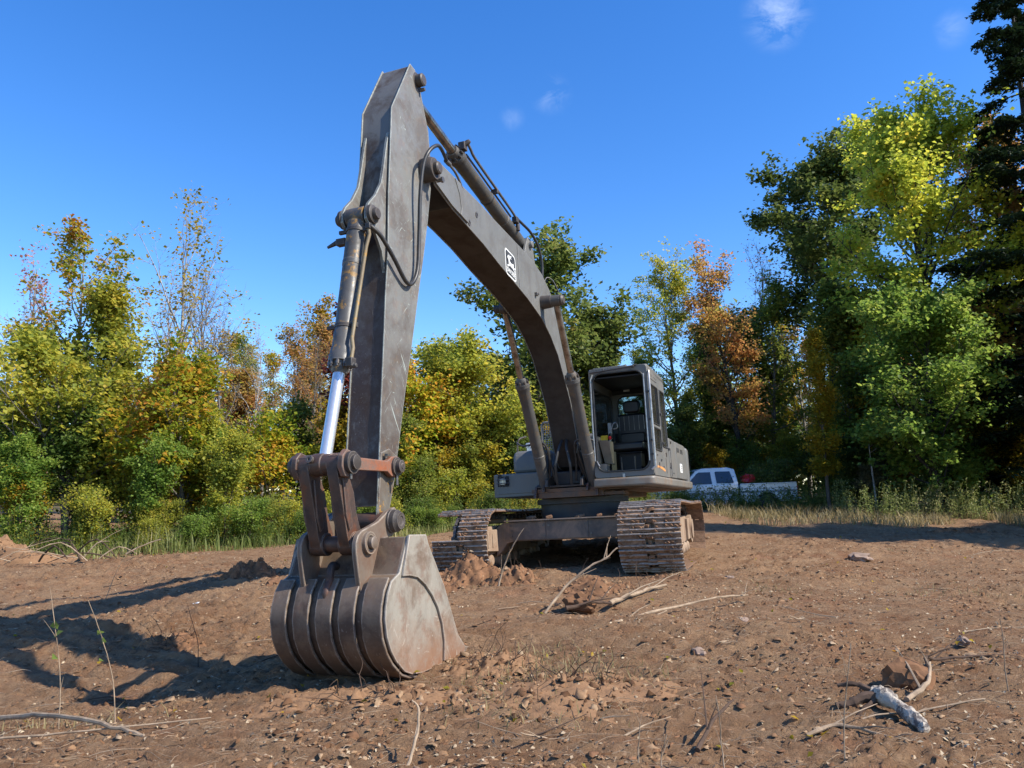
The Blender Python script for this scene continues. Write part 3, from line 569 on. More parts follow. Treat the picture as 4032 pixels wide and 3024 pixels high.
# --- cylinders
def cylinder(name, p_eye, p_head, p_end, rb, rh, rr, mb_mat, rod_mat, bolts=10, cap_end=True, eye=.09, eyew=.08):
    """barrel from p_eye to p_head, rod on to p_end, all in upper coordinates"""
    p_eye, p_head, p_end = Vector(p_eye), Vector(p_head), Vector(p_end); d = (p_head - p_eye).normalized(); L = (p_head - p_eye).length
    b_ = MB(); b_.lathe(p_eye, p_head, [(eye * .5, rb * .7), (eye * .8, rb), (L * .30, rb), (L * .30 + .005, rb * 1.05), (L * .30 + .045, rb * 1.05), (L * .30 + .05, rb), (L - .36, rb), (L - .35, rb * 1.04), (L - .22, rb * 1.04), (L - .20, rh * .96), (L - .15, rh), (L - .145, rh * 1.04), (L - .09, rh * 1.04), (L - .085, rh * .80), (L - .03, rh * .74), (L, rh * .62)], 28)
    b_.cyl(p_eye + Vector((0, -eyew, 0)), p_eye + Vector((0, eyew, 0)), eye, 22)
    o = up(b_, name, mb_mat)
    u, v = frame_from(d)
    for k in range(bolts):
        a = 2 * math.pi * k / bolts; c = u * math.cos(a) + v * math.sin(a); q = p_eye + d * (L - .09) + c * rh * .90
        t_ = MB(); t_.lathe(q, q + d * .055, [(0, rh * .15), (.038, rh * .15), (.038, rh * .09), (.055, rh * .08)], 8); up(t_, 'gland_bolt', M['bolt'], o)
    r_ = MB(); r_.cyl(p_head - d * .05, p_end - (p_end - p_head).normalized() * .05, rr, 20); up(r_, 'rod', rod_mat, o)
    e_ = MB(); e_.cyl(p_end + Vector((0, -eyew, 0)), p_end + Vector((0, eyew, 0)), eye * .92, 22); up(e_, 'rod_eye', mb_mat, o)
    return o
bkc = cylinder('bucket_cylinder', (6.53, 0, 3.33), (6.835, 0, 1.93), (7.045, 0, 1.215), .079, .094, .047, M['cyl'], M['chrome'], 10, eye=.082, eyew=.085)
for (t0, off) in ((.13, .0), (1.02, 0)):
    b_ = MB(); p = Vector((6.53, 0, 3.33)) + Vector((.2115, 0, -.977)) * t0; b_.lathe(p, p + Vector((.2115, 0, -.977)) * .035, [(0, .086), (.035, .086)], 24); b_.box(p + Vector((.02, .1, -.01)), (.03, .05, .04)); b_.box(p + Vector((.03, -.11, -.01)), (.03, .07, .03)); up(b_, 'pipe_clamp', M['dark'], bkc, bevel=.003)
b_ = MB(); b_.tube([(6.60, .14, 3.20), (6.60, .15, 3.13), (6.62, .13, 3.02), (6.66, .115, 2.8), (6.83, .115, 2.2), (6.84, .13, 2.12), (6.87, .13, 2.02)], .016, 10); up(b_, 'steel_pipe', painted('yellow_pipe', (.22, .17, .09), dirt_amt=.5, scratch=0, edgew=0, yellow=.8), bkc)
b_ = MB(); b_.box((6.87, .125, 2.0), (.07, .06, .07)); b_.lathe((6.87, .12, 1.97), (6.87, .18, 1.97), [(0, .02), (.06, .018)], 8); b_.box((6.6, .145, 3.2), (.05, .045, .05)); b_.box((6.56, -.14, 3.12), (.06, .09, .06)); b_.tube([(6.56, -.18, 3.13), (6.60, -.26, 3.08)], [.025, .012], 8); tag(up(b_, 'pipe_fitting', M['dark'], bkc, bevel=.006), None, kind='stuff')
# hose looping over the boom pin and back to the bucket cylinder
h_ = MB()
def smooth(P, n=8):
    P = [Vector(p) for p in P]; out = []
    for i in range(len(P) - 1):
        p0 = P[max(i - 1, 0)]; p1 = P[i]; p2 = P[i + 1]; p3 = P[min(i + 2, len(P) - 1)]
        for k in range(n):
            t = k / n; out.append(.5 * ((2 * p1) + (p2 - p0) * t + (2 * p0 - 5 * p1 + 4 * p2 - p3) * t * t + (3 * p1 - p0 - 3 * p2 + p3) * t ** 3))
    out.append(P[-1]); return out
h_.tube(smooth([(5.20, .24, 4.36), (5.45, .30, 4.37), (5.62, .33, 4.33), (5.76, .31, 4.21), (5.81, .27, 4.05), (5.83, .24, 3.75), (5.83, .22, 3.40), (5.86, .21, 3.05), (5.95, .20, 2.88), (6.08, .20, 2.86), (6.30, .21, 3.00), (6.50, .20, 3.14), (6.60, .16, 3.2)]), .0185, 12)
hose = up(h_, 'arm_hose', M['rubber'])
h_ = MB(); h_.tube(smooth([(5.22, .24, 4.36), (4.98, .22, 4.36), (4.80, .2, 4.31), (4.70, .18, 4.25)]), .014, 8); h_.cyl((5.24, .243, 4.36), (5.14, .238, 4.362), .024, 10); up(h_, 'steel_pipe', M['cyl2'], hose)
# arm cylinder on top of the boom
amc = cylinder('arm_cylinder', (2.30, 0, 4.44), (4.55, 0, 4.84), (5.66, 0, 5.03), .088, .105, .052, M['cyl2'], M['rod'], 10, eye=.09, eyew=.07)
b_ = MB()
b_.py([(2.05, 4.06), (2.6, 4.12), (2.45, 4.4), (2.36, 4.53), (2.24, 4.53), (2.15, 4.4)], .075, .11); b_.py([(2.05, 4.06), (2.6, 4.12), (2.45, 4.4), (2.36, 4.53), (2.24, 4.53), (2.15, 4.4)], -.11, -.075); pinset(b_, 2.3, 4.44, -.16, .16, .05)
up(b_, 'cylinder_mount', M['paint'], boom, bevel=.005)
b_ = MB()
b_.tube(smooth([(4.46, .12, 4.93), (4.40, .13, 4.97), (4.30, .13, 4.93), (4.16, .125, 4.88), (3.50, .125, 4.76), (3.0, .12, 4.68), (2.82, .11, 4.65), (2.75, .11, 4.63)], 4), .017, 8)
b_.tube([(4.30, .07, 4.885), (3.9, .07, 4.82), (2.9, .07, 4.64)], .013, 8)
up(b_, 'steel_pipe', M['cyl2'], amc)
b_ = MB(); b_.box((4.46, .10, 4.90), (.09, .08, .09)); b_.lathe((4.46, .12, 4.92), (4.44, .19, 4.97), [(0, .03), (.05, .03), (.08, .02)], 10); b_.box((3.52, .10, 4.735), (.04, .09, .06)); b_.box((2.80, .10, 4.62), (.09, .07, .08)); b_.lathe((3.56, 0, 4.664), (3.52, 0, 4.657), [(0, .093), (.04, .093)], 24); b_.cyl((2.72, .1, 4.5), (2.72, .1, 4.6), .03, 8)
tag(up(b_, 'pipe_fitting', M['dark'], amc, bevel=.006), None, kind='stuff')
b_ = MB(); b_.tube(smooth([(2.78, .11, 4.65), (2.6, .13, 4.63), (2.38, .15, 4.60), (2.2, .17, 4.52), (2.06, .18, 4.38), (2.0, .18, 4.22), (2.0, .17, 4.04)]), .019, 10); up(b_, 'cylinder_hose', M['rubber'], amc)
b_ = MB(); b_.tube(smooth([(1.90, .16, 4.0), (1.80, .18, 4.10), (1.75, .25, 4.05), (1.80, .34, 3.86)]), .008, 6); up(b_, 'grease_line', M['rubber'], boom)
# boom cylinders
for s in (-1, 1):
    yc_ = .405 if s > 0 else -.345
    o = cylinder('boom_cylinder', (.74, yc_, 1.12), (1.66, yc_, 2.72), (2.18, yc_, 3.63), .085, .1, .048, M['cyl2'], M['rod'], 8, eye=.085, eyew=.06)
    ft = MB(); ft.py([(.55, 1.10), (.95, 1.10), (.9, 1.2), (.80, 1.24), (.68, 1.24)], .335 * s - .015, .335 * s + .015); ft.py([(.55, 1.02), (.95, 1.02), (.86, 1.18), (.74, 1.22), (.64, 1.18)], .475 * s - .015, .475 * s + .015); up(ft, 'mounting_lug', M['rust'], o, bevel=.004)
    hs_ = MB()
    for q, (a, b, c) in enumerate([((.95, .30, 1.98), (1.06, .26, 1.97), .0), ((.90, .37, 1.85), (1.0, .33, 1.88), .06)]):
        hs_.tube(smooth([(.80, .30 * s + .02, 1.22), (.93 - c, (.29 - q * .05) * s, 1.45), (1.02 - c, (.26 - q * .05) * s, 1.68), (1.0, (.30 - q * .04) * s, 1.84 - c), (.98, .40 * s, 1.90 - c)]), .021, 8)
    hs_.tube(smooth([(1.02, .50 * s, 1.80), (1.04, .44 * s, 1.82), (1.06, .28 * s, 1.82), (1.04, .22 * s, 1.76), (.95, .20 * s, 1.55), (.85, .16 * s, 1.25)]), .017, 8)
    hs_.box((.98, .25 * s, 1.66), (.05, .12, .03))
    up(hs_, 'hydraulic_hose', M['rubber'], o)
cp = MB(); pinset(cp, 2.18, 3.63, -.50, .50, .055); cp.lathe((2.18, -.345, 3.63), (2.18, -.19, 3.63), [(0, .085), (.155, .095)], 20); cp.lathe((2.18, .19, 3.63), (2.18, .345, 3.63), [(0, .095), (.155, .085)], 20); cp.lathe((2.18, .465, 3.63), (2.18, .52, 3.63), [(0, .075), (.03, .075), (.055, .055)], 16)
up(cp, 'pin', M['pin'], boom)
# --- bucket linkage
lk = MB()
lk.lathe((7.05, -.235, 1.21), (7.05, .17, 1.21), [(0, .078), (.16, .078), (.162, .085), (.25, .085), (.252, .078), (.405, .078)], 26)
for y in (-.135, .115):
    lk.py([(7.11, 1.27), (6.98, 1.27), (6.965, 1.12), (6.90, 1.0), (6.87, .85), (6.83, .76), (6.80, .70), (6.80, .62), (6.84, .555), (6.90, .55), (6.965, .60), (7.0, .70), (7.035, .85), (7.09, 1.05), (7.13, 1.20)], y - .045, y + .045)
    lk.lathe((6.885, y - .06, .625), (6.885, y + .06, .625), [(0, .085), (.12, .085)], 20)
lko = up(lk, 'bucket_link', M['rust'], bevel=.014)
lk = MB()
for y in (-.135, .115):
    lk.py([(7.065, 1.10), (7.02, 1.08), (6.965, .86), (6.945, .75), (6.985, .72), (7.03, .84)], y - .062, y - .046); lk.py([(7.065, 1.10), (7.02, 1.08), (6.965, .86), (6.945, .75), (6.985, .72), (7.03, .84)], y + .046, y + .062)
up(lk, 'link_rib', M['rust'], lko, bevel=.005)
lk = MB(); lk.lathe((6.885, -.2, .625), (6.885, .2, .625), [(0, .06), (.4, .06)], 20); up(lk, 'cross_tube', M['rust'], lko)
lk = MB(); lk.lathe((7.14, -.055, 1.245), (7.16, -.055, 1.25), [(0, .03), (.02, .028), (.02, .014), (.01, .012)], 12); lk.lathe((7.115, -.19, 1.24), (7.135, -.19, 1.245), [(0, .022), (.02, .02), (.02, .012), (.01, .01)], 10); up(lk, 'grease_port', M['pin'], lko)
for s in (-1, 1):
    g_ = MB()
    hexa = [(7.05 + .10 * math.cos(R(a)), 1.21 + .10 * math.sin(R(a))) for a in range(0, 360, 60)]
    bar = [(7.05 + .10 * math.cos(R(a)), 1.21 + .10 * math.sin(R(a))) for a in range(-60, 61, 24)]
    g_.py([(6.95, 1.255), (7.0, 1.29), (7.08, 1.31), (7.14, 1.26), (7.15, 1.18), (7.11, 1.11), (7.03, 1.10), (6.95, 1.16), (6.50, 1.165), (6.44, 1.13), (6.34, 1.125), (6.30, 1.17), (6.29, 1.25), (6.33, 1.295), (6.42, 1.29), (6.50, 1.25)], s * .20 - .022, s * .20 + .022)
    gl = up(g_, 'guide_link', M['orange'] if s > 0 else M['rust'], bevel=.006)
    if s > 0: gl['label'] = 'guide link with bare orange paint on the cab side'
    g_ = MB(); g_.lathe((7.05, s * .222, 1.21), (7.05, s * .29, 1.21), [(0, .082), (.035, .082), (.037, .056), (.065, .054), (.068, .045)], 24); up(g_, 'pin', M['pin'], gl)
    g_ = MB(); g_.lathe((6.37, s * .222, 1.21), (6.37, s * .285, 1.21), [(0, .075), (.02, .075), (.022, .052), (.06, .05), (.063, .04)], 24); g_.lathe((6.37, s * .283, 1.21), (6.37, s * .292, 1.21), [(0, .022), (.009, .02)], 12); up(g_, 'pin', M['pin'], gl)
    g_ = MB(); g_.cyl((6.37, s * .23, 1.15), (6.37, s * .23, 1.06), .012, 8); g_.cyl((7.05, s * .23, 1.14), (7.05, s * .23, 1.09), .012, 8); g_.box((6.46, s * .2, 1.30), (.05, .03, .02)); up(g_, 'bolt', M['bolt'], gl)
# --- bucket
SP = [(6.42, .645), (6.69, .655), (6.82, .39), (6.93, .345), (6.985, .27), (7.02, .17), (7.03, .10), (7.01, -.02), (6.96, -.12), (6.89, -.20), (6.77, -.29), (6.66, -.33), (6.50, -.35), (6.14, -.35), (5.80, -.30)]
bk = MB(); bk.sheet(SP, -.468, .468, -.022); bucket = up(bk, 'bucket', M['bucket'])
bucket['label'] = 'five banded digging bucket curled with its teeth in the soil'
side = [(6.68, .66), (6.43, .65), (6.40, .59), (6.14, .25), (5.91, -.16), (5.80, -.26), (5.80, -.325), (6.14, -.355), (6.50, -.357), (6.66, -.338), (6.775, -.297), (6.895, -.205), (6.965, -.122), (7.016, -.02), (7.036, .10), (7.025, .175), (6.99, .275), (6.935, .352), (6.82, .40)]
for s in (-1, 1):
    b_ = MB(); b_.py(side, s * .47, s * .487); sd_ = up(b_, 'side_plate', M['bside'], bucket, bevel=.004)
    b_ = MB(); b_.py([(6.805, .375), (6.69, .668), (6.42, .66), (6.385, .585), (6.125, .24), (5.895, -.17), (5.77, -.28), (5.79, -.335), (6.13, -.362), (6.165, -.33), (6.15, -.18), (6.18, -.04), (6.25, .09), (6.34, .19), (6.45, .28), (6.57, .345), (6.70, .37)], s * .4875, s * .507); up(b_, 'side_cutter', M['bside'], bucket, bevel=.004)
for k in range(5):
    y0 = -.466 + k * .193
    b_ = MB(); b_.sheet([(6.925, .368), (6.995, .285), (7.034, .18), (7.046, .10), (7.027, -.025), (6.974, -.13), (6.902, -.212), (6.78, -.304), (6.665, -.346), (6.5, -.366), (6.3, -.366)], y0, y0 + (.135 if k < 4 else .160), .02); up(b_, 'wear_band', M['bucket'], bucket, bevel=.005)
for s in (-1, 1):
    b_ = MB(); b_.py([(6.40, .84), (6.46, .885), (6.56, .855), (6.72, .775), (6.95, .715), (7.0, .685), (7.03, .63), (7.03, .56), (7.0, .40), (6.965, .24), (6.92, .20), (6.88, .30), (6.82, .37), (6.68, .64), (6.5, .66), (6.42, .72)], s * .235 - .02, s * .235 + .02); er = up(b_, 'ear', M['ear'], bucket, bevel=.006)
    b_ = MB(); b_.lathe((6.52, s * .255, .775), (6.52, s * .345, .775), [(0, .092), (.02, .092), (.022, .088), (.06, .085), (.075, .07), (.09, .064), (.09, .04), (.082, .035)], 28); up(b_, 'pin', M['pin'], er)
    b_ = MB(); b_.lathe((6.875, s * .255, .625), (6.875, s * .285, .625), [(0, .085), (.03, .082), (.03, .055), (.01, .05)], 24); b_.lathe((6.875, s * .255, .625), (6.875, s * .32, .625), [(0, .045), (.06, .045), (.065, .038)], 20); up(b_, 'pin', M['ear'], er)
b_ = MB(); b_.box((6.47, 0, .70), (.10, .44, .06)); b_.lathe((6.52, -.22, .775), (6.52, .22, .775), [(0, .075), (.44, .075)], 24); up(b_, 'cross_member', M['rust'], bucket, bevel=.006)
b_ = MB(); b_.tube(smooth([(6.86, -.02, .46), (6.92, -.02, .47), (6.95, -.02, .42), (6.955, -.02, .36), (6.985, -.02, .32), (7.01, -.02, .26), (7.0, -.02, .22)], 4), [.03] * 20 + [.022] * 5, 10); up(b_, 'lifting_hook', M['rust'], bucket)
for k in range(5):
    y = -.40 + k * .2
    b_ = MB(); V = [(5.88, y - .05, -.27), (5.88, y + .05, -.27), (5.88, y + .05, -.345), (5.88, y - .05, -.345), (5.74, y - .042, -.275), (5.74, y + .042, -.275), (5.74, y + .042, -.355), (5.74, y - .042, -.355), (5.50, y - .03, -.335), (5.50, y + .03, -.335), (5.50, y + .03, -.36), (5.50, y - .03, -.36)]
    b_.add(V, [(0, 1, 2, 3), (0, 4, 5, 1), (1, 5, 6, 2), (2, 6, 7, 3), (3, 7, 4, 0), (4, 8, 9, 5), (5, 9, 10, 6), (6, 10, 11, 7), (7, 11, 8, 4), (8, 11, 10, 9)]); up(b_, 'tooth', M['ear'], bucket, bevel=.006)
# --- cab
cf = .95; yl, yr, cb0, ct = 1.34, .47, 1.10, 2.86      # front x, outer and inner side, bottom, top
def framepanel(mb, outer, hole, plane, t, f=None):
    """plate with one opening: outer and hole have equal counts"""
    n = len(outer); out = []
    for q in (0, t):
        for P in (outer, hole):
            for p in P:
                out.append((plane + q, p[0], p[1]) if f == 'x' else (p[0], plane + q, p[1]))
    F = []
    for i in range(n):
        j = (i + 1) % n
        F += [(i, j, n + j, n + i), (2 * n + i, 3 * n + i, 3 * n + j, 2 * n + j), (i, 2 * n + i, 2 * n + j, j), (n + i, n + j, 3 * n + j, 3 * n + i)]
    mb.add(out, F)
c_ = MB(); framepanel(c_, rrect(yr, 1.255, yl, ct, .05, 4), rrect(.525, 1.345, 1.275, 2.775, .13, 4), cf - .04, .04, 'x')
cab = up(c_, 'cab', M['house'], bevel=.006)
c_ = MB()   # side wall on the outer side, with openings for the two windows built of strips
ys = yl - .028
for (x0, x1, z0, z1) in [(-.42, .91, 1.255, 1.62), (.80, .91, 1.62, 2.60), (.085, .19, 1.62, 2.60), (-.42, -.36, 1.62, 2.60), (-.42, .91, 2.60, 2.80), (-.36, .085, 1.62, 1.70)]:
    c_.box(((x0 + x1) / 2, ys + .014, (z0 + z1) / 2), (x1 - x0, .028, z1 - z0))
c_.box((.495, ys + .014, 1.985), (.61, .028, .05))
up(c_, 'side_wall', M['house'], cab)
c_ = MB()
for (x0, x1, z0, z1) in [(-.42, .91, 1.255, 1.85), (.80, .91, 1.85, 2.60), (-.42, -.30, 1.85, 2.60), (-.42, .91, 2.60, 2.80)]:
    c_.box(((x0 + x1) / 2, yr + .016, (z0 + z1) / 2), (x1 - x0, .028, z1 - z0))
up(c_, 'side_wall', M['house'], cab)
c_ = MB(); framepanel(c_, rrect(yr + .03, 1.255, yl - .03, 2.80, .05, 4), rrect(.57, 2.02, 1.22, 2.62, .12, 4), -.42, .03, 'x'); up(c_, 'rear_wall', M['house'], cab)
c_ = MB(); c_.py([(-.44, 2.74), (.93, 2.80), (.95, 2.84), (.9, 2.868), (-.36, 2.845), (-.44, 2.80)], yr, yl); rf_ = up(c_, 'roof', M['house'], cab, bevel=.015)
c_ = MB(); c_.box((.45, .78, 2.875), (.9, .5, .02)); up(c_, 'roof_hatch', M['house'], rf_, bevel=.006)
c_ = MB(); c_.box((.25, (yl + yr) / 2, 1.27), (1.3, yl - yr - .06, .03)); up(c_, 'floor', M['black'], cab)
c_ = MB(); c_.box((.25, (yl + yr) / 2, 2.725), (1.3, yl - yr - .07, .02)); c_.box((-.385, .9, 2.72), (.03, .8, .15)); c_.box((-.382, .9, 1.65), (.02, .78, .72)); c_.box((.25, ys - .008, 1.45), (1.3, .012, .33)); up(c_, 'headlining', M['black'], cab)
c_ = MB(); c_.tube([(cf + .006, *p) for p in (rrect(.52, 1.34, 1.28, 2.78, .13, 6) + [rrect(.52, 1.34, 1.28, 2.78, .13, 6)[0]])], .014, 6, cap=False); up(c_, 'door_seal', M['rubber'], cab)
c_ = MB(); c_.tube([(cf + .012, .495, 1.50), (cf + .012, .49, 2.0), (cf + .012, .50, 2.70), (cf + .01, .53, 2.78)], .012, 8); c_.tube([(cf + .012, .555, 1.42), (cf + .014, .515, 1.50)], .010, 8); up(c_, 'seal_strip', M['trim'], cab)
c_ = MB(); c_.tube([(cf - .02, yl + .02, 2.76), (cf + .01, yl + .025, 2.70), (cf + .015, yl + .025, 2.2), (cf + .015, yl + .025, 1.5), (cf + .01, yl + .025, 1.38), (cf + .03, yl - .03, 1.33)], .017, 10); c_.tube([(cf + .02, yl - .05, 2.72), (cf + .02, yl - .05, 1.46)], .011, 8)
up(c_, 'guide_rail', M['trim'], cab)
c_ = MB()
for z in (2.45, 2.05, 1.75, 1.55): c_.box((cf + .01, yl + .0, z), (.035, .045, .03))
for y, z in ((.70, 2.83), (1.15, 2.835)): c_.cyl((cf, y, z), (cf + .05, y, z), .014, 8)
c_.tube([(cf + .01, .5, 2.81), (cf + .05, .52, 2.80), (cf + .05, 1.1, 2.835), (cf + .02, 1.2, 2.86)], .012, 6)
tag(up(c_, 'hinge', M['dark'], cab, bevel=.003), None, kind='stuff')
c_ = MB(); c_.box((cf + .01, .90, 1.25), (.012, .035, .10)); c_.box((cf + .014, .90, 1.19), (.02, .045, .03)); up(c_, 'latch', M['trim'], cab, bevel=.002)
# windows
def pane(name, x0, z0, x1, z1, r, y, parent=cab, mat='glass', rim=.014, f='y'):
    P = rrect(x0, z0, x1, z1, r, 4); w_ = MB()
    if f == 'y': w_.py(P, y - .003, y + .003)
    else: w_.px(P, y - .003, y + .003)
    o = up(w_, name, M[mat], parent, smooth=False)
    w_ = MB(); Q = P + [P[0]]; w_.tube([(a, y + .004, b) if f == 'y' else (y + .004, a, b) for a, b in Q], rim, 6, cap=False); up(w_, 'window_frame', M['rubber'], o)
    return o
pane('window', .20, 2.015, .79, 2.59, .04, ys + .022); pane('window', .20, 1.63, .79, 1.955, .05, ys + .024); pane('window', -.35, 1.71, .075, 2.59, .05, ys + .022)
w_ = MB(); w_.box((.36, ys + .03, 2.30), (.02, .012, .56)); w_.box((.30, ys + .03, 2.30), (.012, .012, .56)); up(w_, 'sliding_sash', M['black'], cab)
pane('rear_window', .58, 2.03, 1.21, 2.61, .11, -.405, f='x')
pane('window', -.29, 1.86, .79, 2.59, .06, yr + .016)
w_ = MB()
for z in (2.42, 2.26, 2.10, 1.95): w_.tube([(-.30, yr - .02, z), (.82, yr - .02, z)], .009, 6)
w_.tube([(.25, yr - .005, 1.86), (.25, yr - .005, 2.6)], .012, 6); up(w_, 'window_guard_bar', M['dark'], cab)
for k, (x0_, x1_) in enumerate(((.88, .52), (.50, .12))): 
    for q in range(3):
        xx = x0_ - q * .11
        b_ = MB(); b_.cyl((xx, yl, 2.72), (xx, yl + .012, 2.72), .01, 6); up(b_, 'bolt', M['bolt'], cab)
w_ = MB(); w_.box((.55, yl + .004, 2.725), (.62, .006, .10)); up(w_, 'roof_strip', M['house'], cab, bevel=.003)
for x, z in ((.12, 2.2), (.10, 1.76), (-.40, 1.70), (-.58, 1.82)):
    w_ = MB(); w_.box((x, yl + .012, z), (.035, .03, .04)); up(w_, 'latch', M['dark'], cab, bevel=.004)
# seat and controls
s_ = MB(); s_.px(rrect(.66, 1.78, 1.13, 2.26, .07, 4), -.02, .10); seat = up(s_, 'seat', M['seat'], cab, bevel=.03)
s_ = MB(); s_.px(rrect(.76, 2.27, 1.03, 2.47, .06, 4), -.01, .09); up(s_, 'headrest', M['seat'], seat, bevel=.03)
s_ = MB(); s_.box((.30, .895, 1.72), (.50, .50, .13)); up(s_, 'cushion', M['seat'], seat, bevel=.035)
s_ = MB(); s_.px(rrect(.70, 1.80, 1.09, 1.96, .04, 3), .09, .13); up(s_, 'lumbar_pad', M['seat'], seat, bevel=.02)
s_ = MB()
for k in range(6): s_.tube([(.108, .70 + k * .077, 2.0), (.112, .70 + k * .077, 2.22)], .003, 6)
up(s_, 'stitching', M['trim'], seat)
s_ = MB(); s_.box((.27, .90, 1.50), (.32, .34, .28)); s_.box((.52, .90, 1.625), (.02, .40, .02)); up(s_, 'seat_base', M['black'], seat, bevel=.01)
s_ = MB(); s_.tube(smooth([(.28, .64, 1.72), (.40, .63, 1.80), (.46, .63, 1.88)]), .014, 8); s_.lathe((.45, .63, 1.86), (.48, .63, 1.94), [(0, .018), (.02, .03), (.06, .032), (.085, .018)], 12); s_.tube(smooth([(.28, 1.17, 1.72), (.40, 1.18, 1.80), (.46, 1.18, 1.88)]), .014, 8); s_.lathe((.45, 1.18, 1.86), (.48, 1.18, 1.94), [(0, .018), (.02, .03), (.06, .032), (.085, .018)], 12); up(s_, 'control_lever', M['seat'], cab)
s_ = MB(); s_.add([(.80, .52, 1.82), (.80, .68, 1.80), (.55, .68, 1.80), (.55, .52, 1.82), (.66, .56, 1.48), (.66, .68, 1.46), (.50, .68, 1.46), (.50, .56, 1.48)], [(0, 1, 2, 3), (4, 7, 6, 5), (0, 4, 5, 1), (1, 5, 6, 2), (2, 6, 7, 3), (3, 7, 4, 0)]); up(s_, 'console', M['beige'], cab, bevel=.006)
s_ = MB(); s_.box((.50, .50, 1.68), (.62, .02, .40)); s_.box((.80, .56, 1.38), (.20, .16, .16)); up(s_, 'side_trim', M['beige'], cab, bevel=.006)
s_ = MB(); s_.box((.66, .575, 1.86), (.012, .10, .07)); up(s_, 'sticker', M['yellow'], cab)
s_ = MB(); s_.lathe((.70, .67, 1.82), (.71, .67, 1.875), [(0, .01), (.02, .024), (.045, .024), (.055, .01)], 12); up(s_, 'lever_knob', M['red'], cab)
s_ = MB(); s_.tube([(.70, .67, 1.66), (.70, .67, 1.83)], .006, 6); s_.tube(smooth([(.45, .60, 1.5), (.46, .62, 1.8), (.45, .66, 2.05), (.44, .72, 2.10), (.46, .74, 2.02), (.48, .68, 2.0)]), .010, 6); s_.box((.44, .62, 1.98), (.05, .05, .24)); up(s_, 'lever', M['trim'], cab)
s_ = MB()
for y in (.80, 1.0): s_.box((.66, y, 1.32), (.16, .10, .03), Matrix.Rotation(-.4, 3, 'Y')); s_.tube([(.62, y, 1.3), (.60, y, 1.56)], .012, 6)
up(s_, 'pedal', M['dark'], cab, bevel=.005)
s_ = MB(); s_.box((-.36, .75, 2.70), (.01, .1, .03)); up(s_, 'label_plate', M['white'], cab)
# --- skirt under the cab and along the side
k_ = MB(); k_.pz([(1.03, .46), (1.03, 1.26), (1.0, 1.33), (.94, 1.365), (-2.70, 1.365), (-2.81, 1.30), (-2.81, 1.1), (-2.4, 1.1), (-2.4, 1.0), (-.2, .9), (-.2, .46)], 1.115, 1.245)
up(k_, 'side_skirt', M['skirt'], bevel=.03, seg=3)
# --- engine housing behind the cab, side doors, counterweight
h_ = MB(); h_.py([(-.44, 1.255), (-1.05, 1.255), (-1.05, 1.868), (-.44, 1.885)], .55, yl + .01); hs1 = up(h_, 'side_box', M['house'], bevel=.012)
h_ = MB(); h_.py([(-1.058, 1.262), (-2.22, 1.262), (-2.22, 1.70), (-2.17, 1.80), (-2.08, 1.85), (-1.95, 1.862), (-1.058, 1.868)], .45, yl + .014); door = up(h_, 'engine_door', M['house'], bevel=.012)
h_ = MB(); h_.py([(-.5, 1.2), (-2.3, 1.2), (-2.3, 1.80), (-.5, 1.80)], -1.25, 1.28); up(h_, 'engine_housing', M['house'], bevel=.02)
h_ = MB(); h_.box((-1.35, .1, 1.93), (1.5, 1.2, .3)); up(h_, 'engine_hood', M['house'], bevel=.06, seg=3)
h_ = MB(); h_.pz([(-2.32, 1.36), (-2.62, 1.34), (-2.80, 1.18), (-2.86, .8), (-2.86, -.8), (-2.80, -1.18), (-2.62, -1.34), (-2.32, -1.36)], 1.10, 1.86); up(h_, 'counterweight', M['house'], bevel=.06, seg=4)
f_ = MB(); Pm = [(.68, 1.395), (.62, 1.40), (.40, 1.395), (.2, 1.385), (.06, 1.365), (.0, 1.345), (.06, 1.33), (.2, 1.345), (.40, 1.365), (.62, 1.375), (.68, 1.36)]
f_.py(Pm, yl + .001, yl + .003); up(f_, 'paint_mark', M['orangeprint'], hs1)
def sticker(x0, z0, x1, z1, y, mat, parent, name):
    f_ = MB(); f_.py(rrect(min(x0, x1), z0, max(x0, x1), z1, .01, 2), y, y + .002); return up(f_, name, mat, parent)
lb = sticker(-1.40, 1.37, -1.66, 1.52, yl + .0145, M['white'], door, 'white_sticker')
text3('792', (-1.55, yl + .0175, 1.44), (0, 0, -1), (-1.3, 0, 0), .075, M['blackprint'], door)
text3('JOHN', (-1.28, yl + .0165, 1.735), (-1, 0, 0), (0, 0, 1), .105, M['faded'], door)
text3('DEERE', (-1.68, yl + .0165, 1.73), (-1, 0, 0), (0, 0, 1), .105, M['faded'], door)
for (x, z, w, hgt) in [(.62, 1.555, .06, .012), (.30, 1.50, .10, .014), (.34, 1.485, .014, .03), (-.16, 1.60, .012, .07), (-.15, 1.62, .05, .010), (-.46, 1.44, .02, .10), (-.47, 1.42, .06, .012), (.52, 1.41, .012, .08), (.50, 1.425, .04, .012), (.15, 1.40, .02, .02), (-.70, 1.33, .05, .02), (.75, 1.59, .05, .01)]:
    f_ = MB(); f_.box((x, yl + (.006 if x > -.44 else .014), z), (w, .012, hgt)); up(f_, 'latch', M['dark'], hs1, bevel=.002)
f_ = MB(); f_.box((-.12, yl + .001, 1.43), (.016, .004, .24)); up(f_, 'vent_slot', M['black'], hs1)
h_ = MB(); h_.box((-.52, yl + .014, 1.50), (.012, .014, .45)); up(h_, 'weather_strip', M['house'], hs1, bevel=.003)
